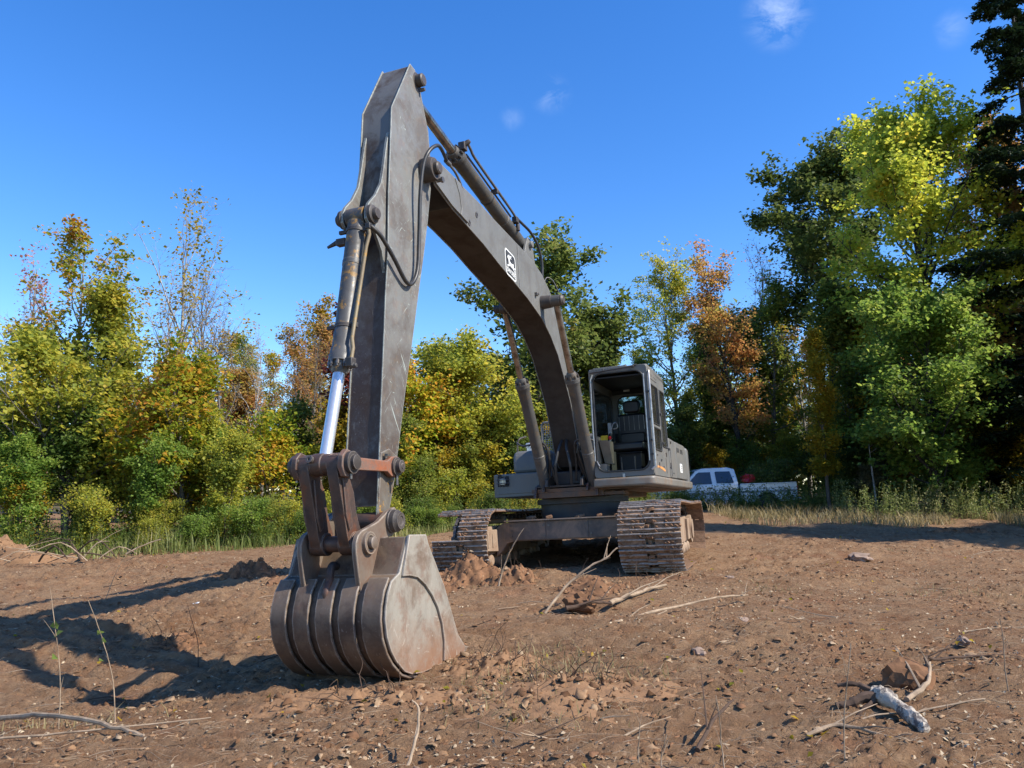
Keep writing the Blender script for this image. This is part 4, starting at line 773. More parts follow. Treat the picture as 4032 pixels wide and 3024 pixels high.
# --- right hand boxes
r_ = MB(); r_.pz([(.55, -.50), (.55, -1.20), (.47, -1.31), (-2.4, -1.33), (-2.4, -.50)], 1.065, 1.43); tb = up(r_, 'tool_box', M['house'], bevel=.015)
r_ = MB(); r_.box((.558, -.87, 1.265), (.01, .70, .29)); lid = up(r_, 'box_panel', M['house'], tb, bevel=.004)
r_ = MB(); r_.box((.566, -1.11, 1.315), (.006, .19, .16)); r_.box((.566, -1.17, 1.40), (.006, .06, .05)); up(r_, 'lamp_recess', M['black'], tb)
r_ = MB(); r_.px(rrect(-1.16, 1.26, -1.06, 1.36, .02, 3), .57, .61); lamp = up(r_, 'work_lamp', simple('lamp_glass', (.35, .36, .36), .15, .3, .1, 10, 0), tb, bevel=.008)
r_ = MB()
for z in (1.285, 1.34): r_.tube([(.60, -1.24, z), (.64, -1.2, z), (.64, -1.03, z), (.60, -.99, z)], .006, 6)
for y in (-1.15, -1.07): r_.tube([(.60, y, 1.38), (.645, y, 1.37), (.645, y, 1.25), (.60, y, 1.24)], .006, 6)
up(r_, 'lamp_guard', M['bolt'], lamp)
r_ = MB(); r_.py([(.35, 1.44), (.35, 1.70), (.30, 1.78), (.20, 1.80), (-1.2, 1.80), (-1.2, 1.44)], -1.02, -.50); tk = up(r_, 'fuel_tank', M['house'], bevel=.05, seg=3)
r_ = MB(); r_.lathe((.0, -.83, 1.80), (.0, -.83, 1.94), [(0, .07), (.06, .07), (.065, .085), (.12, .085), (.14, .06)], 18); up(r_, 'filler_cap', M['chrome'], tk)
r_ = MB(); r_.tube(smooth([(.2, -.98, 1.79), (.2, -.98, 1.9), (.18, -.95, 2.0), (.0, -.9, 2.05)]), .014, 8); r_.tube(smooth([(.30, -.95, 1.93), (.45, -.80, 1.86), (.55, -.55, 1.86), (.62, -.36, 1.83)]), .016, 8); up(r_, 'hand_rail', M['dark'], tk)
r_ = MB(); r_.tube([(-1.0, p[0], p[1]) for p in rrect(-.95, 1.80, -.62, 2.38, .06, 4)] + [(-1.0, -.62, 2.32)], .02, 8, cap=False)
ms = up(r_, 'engine_screen', M['house'])
r_ = MB()
for k in range(8): r_.tube([(-1.0, -.92 + k * .04, 1.82), (-1.0, -.92 + k * .04, 2.36)], .0045, 4)
for k in range(14): r_.tube([(-1.0, -.94, 1.84 + k * .04), (-1.0, -.63, 1.84 + k * .04)], .0045, 4)
up(r_, 'wire_mesh', M['trim'], ms)
# hoses and pipes in the dark well beside the boom foot
for s, yy in ((1, .10), (-1, -.12)):
    r_ = MB(); r_.tube(smooth([(.9, yy, 1.2), (1.0, yy + .02, 1.5), (.9, yy * .5, 1.75), (.75, yy * .3, 1.9)]), .022, 8); up(r_, 'hydraulic_hose', M['rubber'])
r_ = MB(); r_.box((.45, 0, 1.3), (.5, .4, .2)); up(r_, 'swivel_block', M['dark'], bevel=.02)
# ------------------------------------------------------------------ vegetation generators
def tubes_np(segs, nside):
    """segs: list of (points (k,3), radii (k)) -> V, F quads"""
    VV = []; FF = []; off = 0; ang = np.arange(nside) * 2 * np.pi / nside; ca, sa = np.cos(ang), np.sin(ang)
    for P, rr in segs:
        P = np.asarray(P, float); k = len(P); D = np.gradient(P, axis=0); D /= np.linalg.norm(D, axis=1, keepdims=True) + 1e-9
        ref = np.where(np.abs(D[:, 2:3]) < .9, np.array([[0, 0, 1.]]), np.array([[1., 0, 0]])); U = np.cross(D, ref); U /= np.linalg.norm(U, axis=1, keepdims=True) + 1e-9
        for i in range(1, k):
            if (U[i] * U[i - 1]).sum() < .2:
                U[i] = U[i - 1] - D[i] * (U[i - 1] * D[i]).sum(); U[i] /= np.linalg.norm(U[i]) + 1e-9
        W = np.cross(D, U); rr = np.asarray(rr)[:, None, None]
        V = P[:, None, :] + rr * (U[:, None, :] * ca[None, :, None] + W[:, None, :] * sa[None, :, None])
        VV.append(V.reshape(-1, 3)); i = np.arange(k - 1)[:, None] * nside; j = np.arange(nside)[None, :]; j2 = (j + 1) % nside
        FF.append(np.stack([i + j, i + j2, i + nside + j2, i + nside + j], -1).reshape(-1, 4) + off); off += k * nside
    return np.concatenate(VV), np.concatenate(FF)
def leaves_np(C, size, rg, up_bias=.8, aspect=.8, droop=0.):
    """one folded leaf (two triangles) at each centre"""
    n = len(C); s = size * rg.uniform(.65, 1.3, n)[:, None]
    nrm = rg.normal(0, 1, (n, 3)); nrm[:, 2] = np.abs(nrm[:, 2]) + up_bias; nrm /= np.linalg.norm(nrm, axis=1, keepdims=True)
    t = rg.normal(0, 1, (n, 3)); t[:, 2] -= droop; t -= nrm * (t * nrm).sum(1, keepdims=True); t /= np.linalg.norm(t, axis=1, keepdims=True); w = np.cross(nrm, t)
    b = C - t * s * .5; tip = C + t * s * .5 - nrm * s * .08; l = C + w * s * aspect * .5 + nrm * s * .12 - t * s * .05; r = C - w * s * aspect * .5 + nrm * s * .12 - t * s * .05
    V = np.stack([b, l, tip, r], 1).reshape(-1, 3); i = np.arange(n)[:, None] * 4
    F = np.concatenate([i + [0, 1, 2], i + [0, 2, 3]], 1).reshape(-1, 3); return V, F
def curve(p0, d, L, n, rg, wob=.12, rise=0.):
    P = [np.array(p0, float)]; d = np.array(d, float); d /= np.linalg.norm(d)
    for k in range(n):
        d = d + rg.normal(0, wob, 3) + np.array([0, 0, rise]); d /= np.linalg.norm(d); P.append(P[-1] + d * L / n)
    return np.array(P)
def tree_data(seed, H, r0, base=.3, spread=2.5, nprim=26, nleaf=9000, leaf=.15, prof='round', sub=5, rise=.08, elev=35, clump=.16, twigs=3, lean=0., fork=0, trunkwob=.03, drop=0., lo_leaf=0., bias=.8):
    rg = np.random.default_rng(seed); thick = []; thin = []; fine = []
    tp = curve((0, 0, -.3), (lean, 0, 1), H + .3, 14, rg, trunkwob, .03); tr_ = np.interp(np.linspace(0, 1, 15), [0, .06, .5, .85, 1], [r0 * 1.35, r0, r0 * .62, r0 * .22, .012]); trunks = [(tp, tr_)]
    for q in range(fork):
        k = 4 + q * 2; dd = rg.normal(0, 1, 3); dd[2] = 2.4; p2 = curve(tp[k], dd, H * .55, 9, rg, .06, .05); trunks.append((p2, np.linspace(tr_[k] * .7, .012, 10)))
    thick += trunks; tipsP = []; 
    for i in range(nprim):
        tpp, trr = trunks[i % len(trunks)] if fork else trunks[0]
        t = base + (1 - base) * ((i + rg.random()) / nprim) * .97
        if tpp is not tp: t = .15 + .83 * rg.random()
        fi = t * (len(tpp) - 1); k = int(fi); p = tpp[k] + (tpp[min(k + 1, len(tpp) - 1)] - tpp[k]) * (fi - k); th = (t - base) / (1 - base) if tpp is tp else t
        pr = {'round': math.sqrt(max(.05, 1 - (2 * th - .9) ** 2 / 1.3)), 'cone': 1.05 - .9 * th, 'vase': .45 + .6 * math.sin(math.pi * min(1, th * .8 + .15)), 'column': .55 + .3 * math.sin(math.pi * th), 'flat': 1.}[prof]
        L = spread * pr * rg.uniform(.65, 1.15); a = rg.uniform(0, 2 * math.pi) if i % 3 else 2.4 * i; e = R(elev + rg.normal(0, 12) + 25 * th)
        d = (math.cos(a) * math.cos(e), math.sin(a) * math.cos(e), math.sin(e)); P = curve(p, d, L, 6, rg, .13, rise); rb = min(trr[min(k, len(trr) - 1)] * .5, .012 + L * .014)
        thin.append((P, np.linspace(rb, .006, 7)))
        for j in range(sub):
            s = .25 + .72 * (j + rg.random()) / sub; fi2 = s * 6; k2 = min(int(fi2), 5); p2 = P[k2] + (P[k2 + 1] - P[k2]) * (fi2 - k2)
            d2 = (P[k2 + 1] - P[k2]); d2 = d2 / (np.linalg.norm(d2) + 1e-9) + rg.normal(0, .65, 3); L2 = L * rg.uniform(.22, .48) * (1.1 - s * .4); P2 = curve(p2, d2, L2, 3, rg, .2, rise * 1.3); fine.append((P2, np.linspace(max(.005, rb * .4), .003, 4))); tipsP.append((P2[1], P2[3], 1.))
            for q in range(twigs):
                k3 = rg.integers(1, 4); P3 = curve(P2[k3], P2[k3] - P2[k3 - 1] + rg.normal(0, .09, 3) * 3, L2 * rg.uniform(.3, .6), 2, rg, .2, rise); fine.append((P3, [.004, .003, .002])); tipsP.append((P3[0], P3[2], 1.2))
    V1, F1 = tubes_np(thick, 9); V2, F2 = tubes_np(thin, 5); V3, F3 = tubes_np(fine, 3)
    V = np.concatenate([V1, V2, V3]); F = np.concatenate([F1, F2 + len(V1), F3 + len(V1) + len(V2)])
    A = np.array([a for a, b, c in tipsP]); B = np.array([b for a, b, c in tipsP]); w = rg.gamma(.9, 1, len(A)) * np.array([c for a, b, c in tipsP])
    if drop: w = w * (rg.random(len(A)) > drop)
    if lo_leaf: w = w * (1 + lo_leaf * np.clip(.6 - A[:, 2] / H, 0, 1) * 4)
    idx = rg.choice(len(A), nleaf, p=w / w.sum()); t = rg.random((nleaf, 1)); C = A[idx] + (B[idx] - A[idx]) * t * 1.1 + rg.normal(0, clump, (nleaf, 3)) * np.array([1, 1, .6]); C = C[C[:, 2] > .05]
    LV, LF = leaves_np(C, leaf, rg, bias, .8, .5)
    return (V, F), (LV, LF)
def tree_meshes(name, **k):
    (V, F), (LV, LF) = tree_data(**k); return fastmesh(name + '_trunk', V, F, True), fastmesh(name + '_crown', LV, LF)
def hemlock_data(seed, H, r0, spread=3.2, nb=90, leaf=.11, nleaf=16000, base=.08):
    rg = np.random.default_rng(seed); tp = curve((0, 0, -.3), (0, 0, 1), H + .3, 12, rg, .012, .03); rr = np.linspace(r0, .015, 13); thin = []; fine = []; A = []; B = []
    for i in range(nb):
        t = base + (1 - base) * (i + rg.random()) / nb; fi = t * 12; k = min(int(fi), 11); p = tp[k] + (tp[k + 1] - tp[k]) * (fi - k); L = spread * (1.04 - t) ** .8 * rg.uniform(.6, 1.15); a = rg.uniform(0, 6.283)
        P = curve(p, (math.cos(a), math.sin(a), .12), L, 6, rg, .05, -.06); thin.append((P, np.linspace(.010 + L * .008, .005, 7)))
        side_ = np.array([-math.sin(a), math.cos(a), 0])
        for j in range(9):
            s = .15 + .85 * (j + rg.random()) / 9; k2 = min(int(s * 6), 5); p2 = P[k2] + (P[k2 + 1] - P[k2]) * (s * 6 - k2)
            for sg in (-1, 1):
                d2 = (P[k2 + 1] - P[k2]) / (L / 6) * .8 + side_ * sg * .8 + np.array([0, 0, -.18]); P2 = curve(p2, d2, L * .32 * (1.15 - s) + .12, 3, rg, .08, -.05); fine.append((P2, [.005, .004, .003, .002])); A.append(P2[0]); B.append(P2[3])
        A.append(P[3]); B.append(P[6])
    V1, F1 = tubes_np([(tp, rr)], 9); V2, F2 = tubes_np(thin, 4); V3, F3 = tubes_np(fine, 3); V = np.concatenate([V1, V2, V3]); F = np.concatenate([F1, F2 + len(V1), F3 + len(V1) + len(V2)])
    A = np.array(A); B = np.array(B); w = np.linalg.norm(B - A, axis=1); idx = rg.choice(len(A), nleaf, p=w / w.sum()); C = A[idx] + (B[idx] - A[idx]) * rg.random((nleaf, 1)) * 1.05 + rg.normal(0, .035, (nleaf, 3))
    LV, LF = leaves_np(C, leaf, rg, 1.2, .42, .4); return (V, F), (LV, LF)
def plant(name, meshes, loc, leafm, bark, label=None, cat='tree', group=None, rz=None, sc=1., parts=('trunk', 'crown'), sz=None):
    e = empty(name, (loc[0], loc[1], float(gbase(loc[0], loc[1])) - .03)); e.rotation_euler = (0, 0, random.uniform(0, 6.28) if rz is None else rz); e.scale = (sc, sc, sz or sc); tag(e, label, cat, group)
    for pn, me, mt in zip(parts, meshes, (bark, leafm)):
        if me is None: continue
        o = bpy.data.objects.new(pn, me); col.objects.link(o); o.parent = e
        if len(me.materials) == 0: me.materials.append(mt)
        o.material_slots[0].link = 'OBJECT'; o.material_slots[0].material = mt
    return e
# --- the trees one can tell apart
def T(name, x, y, H, leafm, bark, label, rz=0., **k):
    k.setdefault('seed', int(abs(x * 71 + y * 13)) + 5)
    return plant(name, tree_meshes(name, H=H, **k), (x, y), LM[leafm], BK[bark], label, 'tree', None, rz)
T('maple_tree', -14.0, 21.5, 7.6, 'rust', 'pale', 'slender grey maple with few pinkish red leaves at the left edge', r0=.11, base=.3, spread=1.4, nprim=20, nleaf=1017, leaf=0.096, prof='column', elev=50, drop=.3, twigs=3)
T('maple_tree', -11.7, 21, 7.7, 'mixed', 'pale', 'tall pale maple with tufts of orange leaves left of the arm', r0=.12, base=.22, spread=2.3, nprim=34, nleaf=5525, leaf=0.112, prof='round', drop=.45, clump=.12, twigs=3, lo_leaf=.3)
T('ash_tree', -10.0, 22, 8.4, 'gold', 'pale', 'tallest bare topped pale tree left of the arm with few yellow leaves', r0=.12, base=.35, spread=2.9, nprim=26, nleaf=2034, leaf=0.104, prof='vase', elev=45, drop=.45, rise=.14, fork=1, twigs=4)
T('cherry_tree', -10.5, 20.2, 6.4, 'ygreen', 'brown', 'narrow yellow green tree between the two tall pale trunks', r0=.09, base=.12, spread=1.3, nprim=40, nleaf=11321, leaf=0.120, prof='column', clump=.2)
T('maple_tree', -10.6, 18.6, 4.3, 'ygreen', 'grey', 'broad low yellow green maple before the pale trunks', r0=.09, base=.25, spread=2.6, nprim=34, nleaf=10255, leaf=0.128, prof='round', elev=22, clump=.2)
T('maple_tree', -7.9, 18.8, 3.8, 'mixed', 'grey', 'low turning maple to the right of the tallest bare topped tree', r0=.08, base=.2, spread=2.0, nprim=28, nleaf=10897, leaf=0.120, prof='round', elev=25)
T('ash_tree', -10.3, 26, 7.5, 'rust', 'grey', 'thin bare ash with fine grey twigs against the sky', r0=.10, base=.4, spread=2.3, nprim=26, nleaf=150, leaf=0.080, prof='vase', elev=45, rise=.12, twigs=5, lean=.02)
T('leaning_tree', -11.3, 26.5, 6.8, 'gold', 'grey', 'grey trunk leaning to the right beside the thin bare ash', r0=.12, base=.55, spread=1.6, nprim=12, nleaf=250, leaf=0.096, prof='vase', lean=.28, twigs=4)
T('oak_tree', -4.6, 20.6, 6.8, 'darkred', 'dark', 'dark red oak sapling half hidden behind the bucket cylinder', r0=.08, base=.2, spread=1.5, nprim=26, nleaf=8137, leaf=0.136, prof='column', clump=.15)
T('aspen_tree', -8.0, 30, 7.2, 'orange', 'pale', 'thin pale aspen with orange leaves at the far edge of the clearing', r0=.09, base=.3, spread=1.6, nprim=26, nleaf=6200, leaf=0.112, prof='column', drop=.3)
T('aspen_tree', -8.1, 33, 8.3, 'gold', 'grey', 'taller thin aspen with sparse golden top behind the orange aspen', r0=.1, base=.35, spread=1.9, nprim=26, nleaf=5812, leaf=0.112, prof='vase', drop=.3, twigs=4)
T('beech_tree', -1.5, 23, 4.6, 'ygreen', 'brown', 'dense yellow green beech behind the arm and under the boom', r0=.09, base=.08, spread=2.4, nprim=46, nleaf=27245, leaf=0.112, prof='round', elev=20, clump=.18)
T('beech_tree', -2.9, 22.0, 3.9, 'mixed', 'brown', 'beech turning orange at its top directly right of the arm', r0=.08, base=.08, spread=1.8, nprim=38, nleaf=24218, leaf=0.112, prof='round', elev=22, clump=.18)
T('oak_tree', 1.0, 26.5, 7.7, 'oak', 'dark', 'green oak rising behind the bend of the boom', r0=.15, base=.3, spread=3.7, nprim=40, nleaf=23250, leaf=0.168, prof='round', drop=.25, clump=.24, elev=25, rise=.05)
T('oak_tree', 3.0, 27.5, 6.4, 'oak', 'dark', 'smaller green oak between the boom and the cab roof', r0=.1, base=.2, spread=1.9, nprim=28, nleaf=10656, leaf=0.152, prof='vase', clump=.2, drop=.25)
T('ash_tree', 7.2, 33, 9.8, 'ygreen', 'grey', 'slender ash with thin pale foliage above the back of the cab', r0=.12, base=.3, spread=2.6, nprim=34, nleaf=11625, leaf=0.104, prof='vase', clump=.14, twigs=4, rise=.12, drop=.2)
T('maple_tree', 9.3, 31.2, 9.1, 'orange', 'dark', 'orange red maple between the slender ash and the dark oak', r0=.13, base=.25, spread=2.9, nprim=34, drop=.4, nleaf=9880, leaf=0.120, prof='column', elev=45, clump=.17, twigs=3)
T('maple_tree', 12.2, 36.5, 11.2, 'rust', 'grey', 'mostly bare maple showing reddish twigs beside the dark oak', r0=.13, base=.35, spread=2.5, nprim=28, nleaf=900, leaf=0.104, prof='vase', elev=50, rise=.12, twigs=5)
T('oak_tree', 13.9, 33, 14.9, 'oak', 'dark', 'tall dark green oak standing highest of the middle right trees', r0=.21, base=.42, spread=4.1, nprim=44, nleaf=27125, leaf=0.200, prof='round', elev=28, drop=.28, clump=.27, rise=.06)
T('maple_tree', 13.8, 25.4, 13.1, 'lime', 'dark', 'tall bright yellow green maple in front of the hemlocks', r0=.19, base=.3, spread=3.9, nprim=52, nleaf=37200, leaf=0.152, prof='round', elev=38, clump=.24, rise=.06, drop=.15)
T('maple_tree', 13.4, 28.5, 7.0, 'gold', 'brown', 'golden young maple below the tall dark oak', r0=.09, base=.1, spread=2.0, nprim=38, nleaf=14531, leaf=0.128, prof='round', elev=35, clump=.2)
T('maple_tree', 12.9, 23.5, 6.0, 'bright', 'dark', 'bright green leafy maple low before the woods at right', r0=.10, base=.12, spread=2.9, nprim=42, nleaf=20343, leaf=0.136, prof='round', elev=20, clump=.2)
T('maple_tree', 16.6, 26.5, 13.5, 'orange', 'dark', 'orange maple showing through the hemlock branches at the right edge', r0=.14, base=.35, spread=2.8, nprim=34, nleaf=16468, leaf=0.128, prof='round')
T('birch_tree', 11.6, 24.6, 2.9, 'gold', 'pale', 'short white leaning birch stem in the shade of the woods', r0=.04, base=.7, spread=.5, nprim=6, nleaf=120, leaf=0.080, prof='column', lean=-.22)
hv = [hemlock_data(5, 16, .22, 4.6, 150, .15, 80000), hemlock_data(9, 11, .16, 2.8, 70, .14, 12000)]
hm = [(fastmesh('hemlock_trunk', *a, True), fastmesh('hemlock_crown', *b)) for a, b in hv]
plant('hemlock_tree', hm[0], (17.3, 24.3), LM['hemlock'], BK['dark'], 'very tall dark hemlock cut off by the right edge', rz=.4, sc=1.2)
for (x, y, s) in [(20.5, 24.5, 1.0), (24.0, 26.5, .9)]:
    plant('hemlock_tree', hm[0] if s > .85 else hm[1], (x, y), LM['hemlock'], BK['dark'], ('nearer' if y < 25 else 'farther') + ' dark hemlock in the wood beyond the right side of the clearing', group='hemlocks at the right side of the clearing', sc=s * (1 if s > .85 else 1.45))

def order_labels(items, fmt):
    """items: (object, word) -> labels that single each one out by its look and its place counted from the left"""
    groups = {}
    for o, key in items: groups.setdefault(key, []).append(o)
    for key, L in groups.items():
        L.sort(key=lambda o: o.location.x / o.location.y)
        for q, o in enumerate(L):
            o['label'] = fmt(key, 'only' if len(L) == 1 else (ORD[q] if q else 'leftmost'), q)
# --- the wood behind, each tree a copy of one of six
protos = {}
for nm, k in {'full': dict(seed=21, H=8, r0=.1, base=.12, spread=2.1, nprim=36, nleaf=15600, leaf=0.148, prof='round', clump=.22), 'column': dict(seed=22, H=9, r0=.1, base=.2, spread=1.5, nprim=34, nleaf=11700, leaf=0.139, prof='column', clump=.2, elev=45),
              'thin': dict(seed=23, H=9, r0=.09, base=.25, spread=1.9, nprim=28, nleaf=5070, leaf=0.123, prof='vase', drop=.25, twigs=4), 'bare': dict(seed=24, H=9, r0=.09, base=.3, spread=2.1, nprim=30, nleaf=507, leaf=0.098, prof='vase', twigs=5, rise=.12),
              'thin2': dict(seed=25, H=9.5, r0=.1, base=.3, spread=1.6, nprim=30, nleaf=6435, leaf=0.123, prof='column', drop=.3, twigs=4), 'full2': dict(seed=26, H=7, r0=.1, base=.08, spread=2.3, nprim=40, nleaf=17550, leaf=0.148, prof='round', clump=.22, elev=22)}.items():
    protos[nm] = tree_meshes('wood_' + nm, **k)
LBL = {('full', 'green'): 'rounded green tree in the wood behind the clearing', ('bare', 'rust'): 'bare twigged tree in the wood behind the clearing'}
words = {'green': 'green', 'ygreen': 'yellow green', 'gold': 'golden', 'orange': 'orange', 'rust': 'red brown', 'mixed': 'turning', 'olive': 'olive green', 'oak': 'dark green', 'bright': 'bright green', 'darkred': 'dark red'}
kinds = {'full': 'round crowned', 'full2': 'bushy', 'column': 'narrow', 'thin': 'thinly leaved', 'thin2': 'slim sparse', 'bare': 'bare twigged'}
def wood(kind, x, y, H, lf, bk='grey'):
    h0 = {'full': 8, 'column': 9, 'thin': 9, 'bare': 9, 'thin2': 9.5, 'full2': 7}[kind]
    where = 'left of the arm' if x / y < -.16 else ('behind boom and cab' if x / y < .24 else 'behind the pickup')
    o = plant({'full': 'round_tree', 'full2': 'bushy_tree', 'column': 'narrow_tree', 'thin': 'thin_tree', 'thin2': 'slim_tree', 'bare': 'bare_tree'}[kind], protos[kind], (x, y), LM[lf], BK[bk], None, group='trees of the wood ' + where, sc=H / h0 * random.uniform(.92, 1.08), sz=H / h0)
    WOOD.append((o, (kinds[kind], words[lf], where)))
WOOD = []
rw = random.Random(4)
for row, (Y0, Hl, Hm, Hr) in enumerate([(26.5, 3.2, 4.0, 5.2), (30, 4.2, 4.9, 7.2), (34.5, 6.9, 6.1, 8.6), (40, 8.2, 7.2, 10.0)]):
    nC = 17 + row * 5
    for k in range(nC):
        uu = -.86 + 1.72 * (k + rw.random() * .8) / nC; y = Y0 + rw.uniform(-1.6, 1.6) - (3.5 if uu < -.35 and row < 2 else 0); x = uu * y
        if row == 0 and .13 < uu < .40: continue
        if row == 1 and .2 < uu < .38: y += 4; x = uu * y
        H = (Hl if uu < -.15 else (Hm if uu < .2 else Hr)) * rw.uniform(.78, 1.12)
        kd = rw.choice((['full', 'thin', 'column', 'bare', 'thin2', 'full2', 'thin'] if uu < -.15 else ['full', 'full2', 'column', 'column', 'thin']) if row < 2 else (['thin', 'thin2', 'bare', 'thin2', 'thin', 'bare'] if uu < -.1 else ['thin', 'thin2', 'bare', 'column', 'thin2', 'full', 'bare']))
        if uu > .3: lf = rw.choice(['green', 'ygreen', 'olive', 'oak', 'gold', 'olive', 'mixed', 'green', 'orange'])
        elif uu < -.15: lf = rw.choice(['mixed', 'gold', 'orange', 'ygreen', 'olive', 'mixed', 'orange'])
        else: lf = rw.choice(['olive', 'gold', 'mixed', 'green', 'orange', 'ygreen'])
        if kd == 'bare': lf = rw.choice(['rust', 'gold'])
        wood(kd, x, y, H, lf, rw.choice(['grey', 'brown', 'dark', 'grey', 'pale']))
for q, (x, y, H) in enumerate([(15.0, 13.3, 10.5), (17.0, 13.8, 11), (19.2, 13.6, 11.5), (21.6, 13.9, 12), (24.2, 13.2, 12.5), (14.4, 12.9, 7.5), (18.0, 12.6, 9), (27, 12.8, 12)]):
    o = plant('round_tree', protos['full'], (x, y), LM[('green', 'olive', 'ygreen')[q % 3]], BK['grey'], ORD[q].capitalize() + ' broad leaved tree beyond the right side of the clearing', group='broad leaved trees beyond the right side', sc=H / 8.)
for x, y, H, bk in [(-12.4, 19.6, 5.6, 'pale'), (-9.3, 19.6, 5.4, 'grey'), (-6.9, 20.5, 5.0, 'pale'), (-8.6, 23, 6.0, 'grey'), (-6.3, 24, 5.4, 'grey'), (-7.4, 27, 6.3, 'pale'), (-5.6, 27, 5.9, 'grey'), (-13.2, 21.5, 5.5, 'grey')]:
    wood('bare' if H != 6.3 else 'thin', x, y, H, 'orange', bk)
order_labels(WOOD, lambda k, n, q: ('%s %s tree %s' % (k[0], k[1], k[2]) if n == 'only' else ('leftmost %s %s tree %s' % (k[0], k[1], k[2]) if q == 0 else '%s from left of the %s %s trees %s' % (n, k[0], k[1], k[2]))))
# far treetops that read as one mass
fv = []; fl = []
rg = np.random.default_rng(77)
LC = []
for k in range(210):
    uu = rg.uniform(-1.2, 1.2); y = rg.uniform(46, 62); x = uu * y; z0 = float(gbase(x, y)); H = rg.uniform(5.5, 8.5) * (1.25 if uu > .25 else .85)
    n = 170; P = rg.normal(0, 1, (n, 3)) * np.array([1.3, 1.3, H * .28]) + np.array([x, y, z0 + H * .5]); LC.append(P)
LC = np.concatenate(LC); LV, LF = leaves_np(LC, .5, rg)
EX2 = np.stack([rg.uniform(-55, 55, 15000), rg.uniform(42, 50, 15000), rg.uniform(0, 3.2, 15000)], 1); EX2[:, 2] += gbase(EX2[:, 0], EX2[:, 1]); LV2, LF2 = leaves_np(EX2, .5, rg); LF = np.concatenate([LF, LF2 + len(LV)]); LV = np.concatenate([LV, LV2])
tag(link('distant_woods', fastmesh('distant_woods', LV, LF), LM['olive']), 'far wood seen as one mass through the nearer trees', kind='stuff')
# --- shrubs and saplings along the edge of the clearing
shr = []
for q, k in enumerate([dict(H=2.4, nleaf=6080, leaf=0.086, spread=1.2), dict(H=1.7, nleaf=4800, leaf=0.079, spread=1.1), dict(H=3.2, nleaf=7360, leaf=0.094, spread=1.2), dict(H=1.2, nleaf=3520, leaf=0.072, spread=.9)]):
    shr.append(tree_meshes('shrub%d' % q, seed=60 + q, r0=.03, base=.04, nprim=26, prof='round', sub=4, twigs=3, clump=.14, elev=38, fork=2, **k))
edge_pts = [(-19, 15.6), (-13, 16.0), (-9.5, 16.4), (-6.0, 17.6), (-3.6, 18.8), (-1.6, 20.2), (.6, 22.2), (3, 24.5), (6, 27.2), (8.6, 31.0), (11.2, 30.0), (12.2, 26.2), (14.5, 24.0), (17.0, 21.4), (22, 19)]
def edge_at(t):
    f = t * (len(edge_pts) - 1); k = min(int(f), len(edge_pts) - 2); a, b = edge_pts[k], edge_pts[k + 1]; f -= k; return a[0] + (b[0] - a[0]) * f, a[1] + (b[1] - a[1]) * f
SHR = []
for row, (dy, nC) in enumerate([(0.8, 44), (2.4, 36), (4.2, 34)]):
    for k in range(nC):
        x, y = edge_at((k + rw.random()) / nC); y += dy + rw.uniform(-.6, .6); x += rw.uniform(-.4, .4)
        if 5.6 < x < 11.8 and 25.5 < y < 31.3: continue
        big = rw.choice([0, 1, 2, 3] if row == 0 else [0, 2, 2, 0]); lf = rw.choice(['green', 'ygreen', 'bright', 'bright', 'ygreen', 'olive', 'mixed'] if x < -5 else (['olive', 'ygreen', 'green', 'gold', 'olive'] if x < 4 else ['olive', 'oak', 'green', 'olive', 'gold']))
        s = rw.uniform(.8, 1.2) * (.72 if row == 0 else 1.0)
        where = 'left of the bucket' if x < -4 else ('behind the tracks' if x < 5 else 'at the right')
        o = plant('shrub', shr[big], (x, y), LM[lf], BK['brown'], None, 'shrub', 'shrubs ' + where, sc=s, parts=('stem', 'foliage'))
        SHR.append((o, (words[lf], ('front row', 'middle row', 'back row')[row], where)))
for k in range(30):
    x, y = edge_at(rw.uniform(.03, .56)); y += rw.uniform(-1.3, .2); lf = rw.choice(['green', 'bright', 'ygreen', 'olive', 'bright'])
    where = 'left of the bucket' if x < -4 else 'behind the tracks'
    o = plant('low_shrub', shr[rw.choice([3, 1, 3])], (x, y), LM[lf], BK['brown'], None, 'shrub', 'shrubs ' + where, sc=rw.uniform(.32, .6), parts=('stem', 'foliage')); SHR.append((o, ('low ' + words[lf], 'outermost row', where)))
order_labels(SHR, lambda k, n, q: '%s%s shrub in the %s %s' % ('' if n == 'only' else ('leftmost ' if q == 0 else n + ' from left '), k[0], k[1], k[2]))
# shrubs crowding the pickup
for (x, y, q, lf, s, lb_) in [(6.4, 27.6, 3, 'oak', .8, 'dark green low shrub in front of the pickup door'), (7.5, 27.5, 3, 'oak', .75, 'dark green low shrub below the pickup cab'), (8.4, 27.5, 1, 'oak', .6, 'dark shrub in front of the pickup side'), (9.2, 27.3, 1, 'oak', .85, 'tall dark shrub hiding the pickup rear wheel'), (9.7, 27.4, 3, 'olive', .7, 'olive shrub by the pickup rear wheel'), (11.7, 28.4, 2, 'olive', .72, 'olive shrub behind the pickup tailgate'), (10.7, 30.9, 2, 'ygreen', .8, 'sunlit yellow green shrub beyond the pickup bed'), (9.3, 31.2, 0, 'green', .95, 'green shrub beyond the pickup bed beside the cab'), (12.6, 27.2, 0, 'dry', .6, 'dry brown weed clump right of the pickup tailgate')]:
    plant('shrub', shr[q], (x, y), LM[lf], BK['brown'], lb_, 'shrub', sc=s, parts=('stem', 'foliage'))
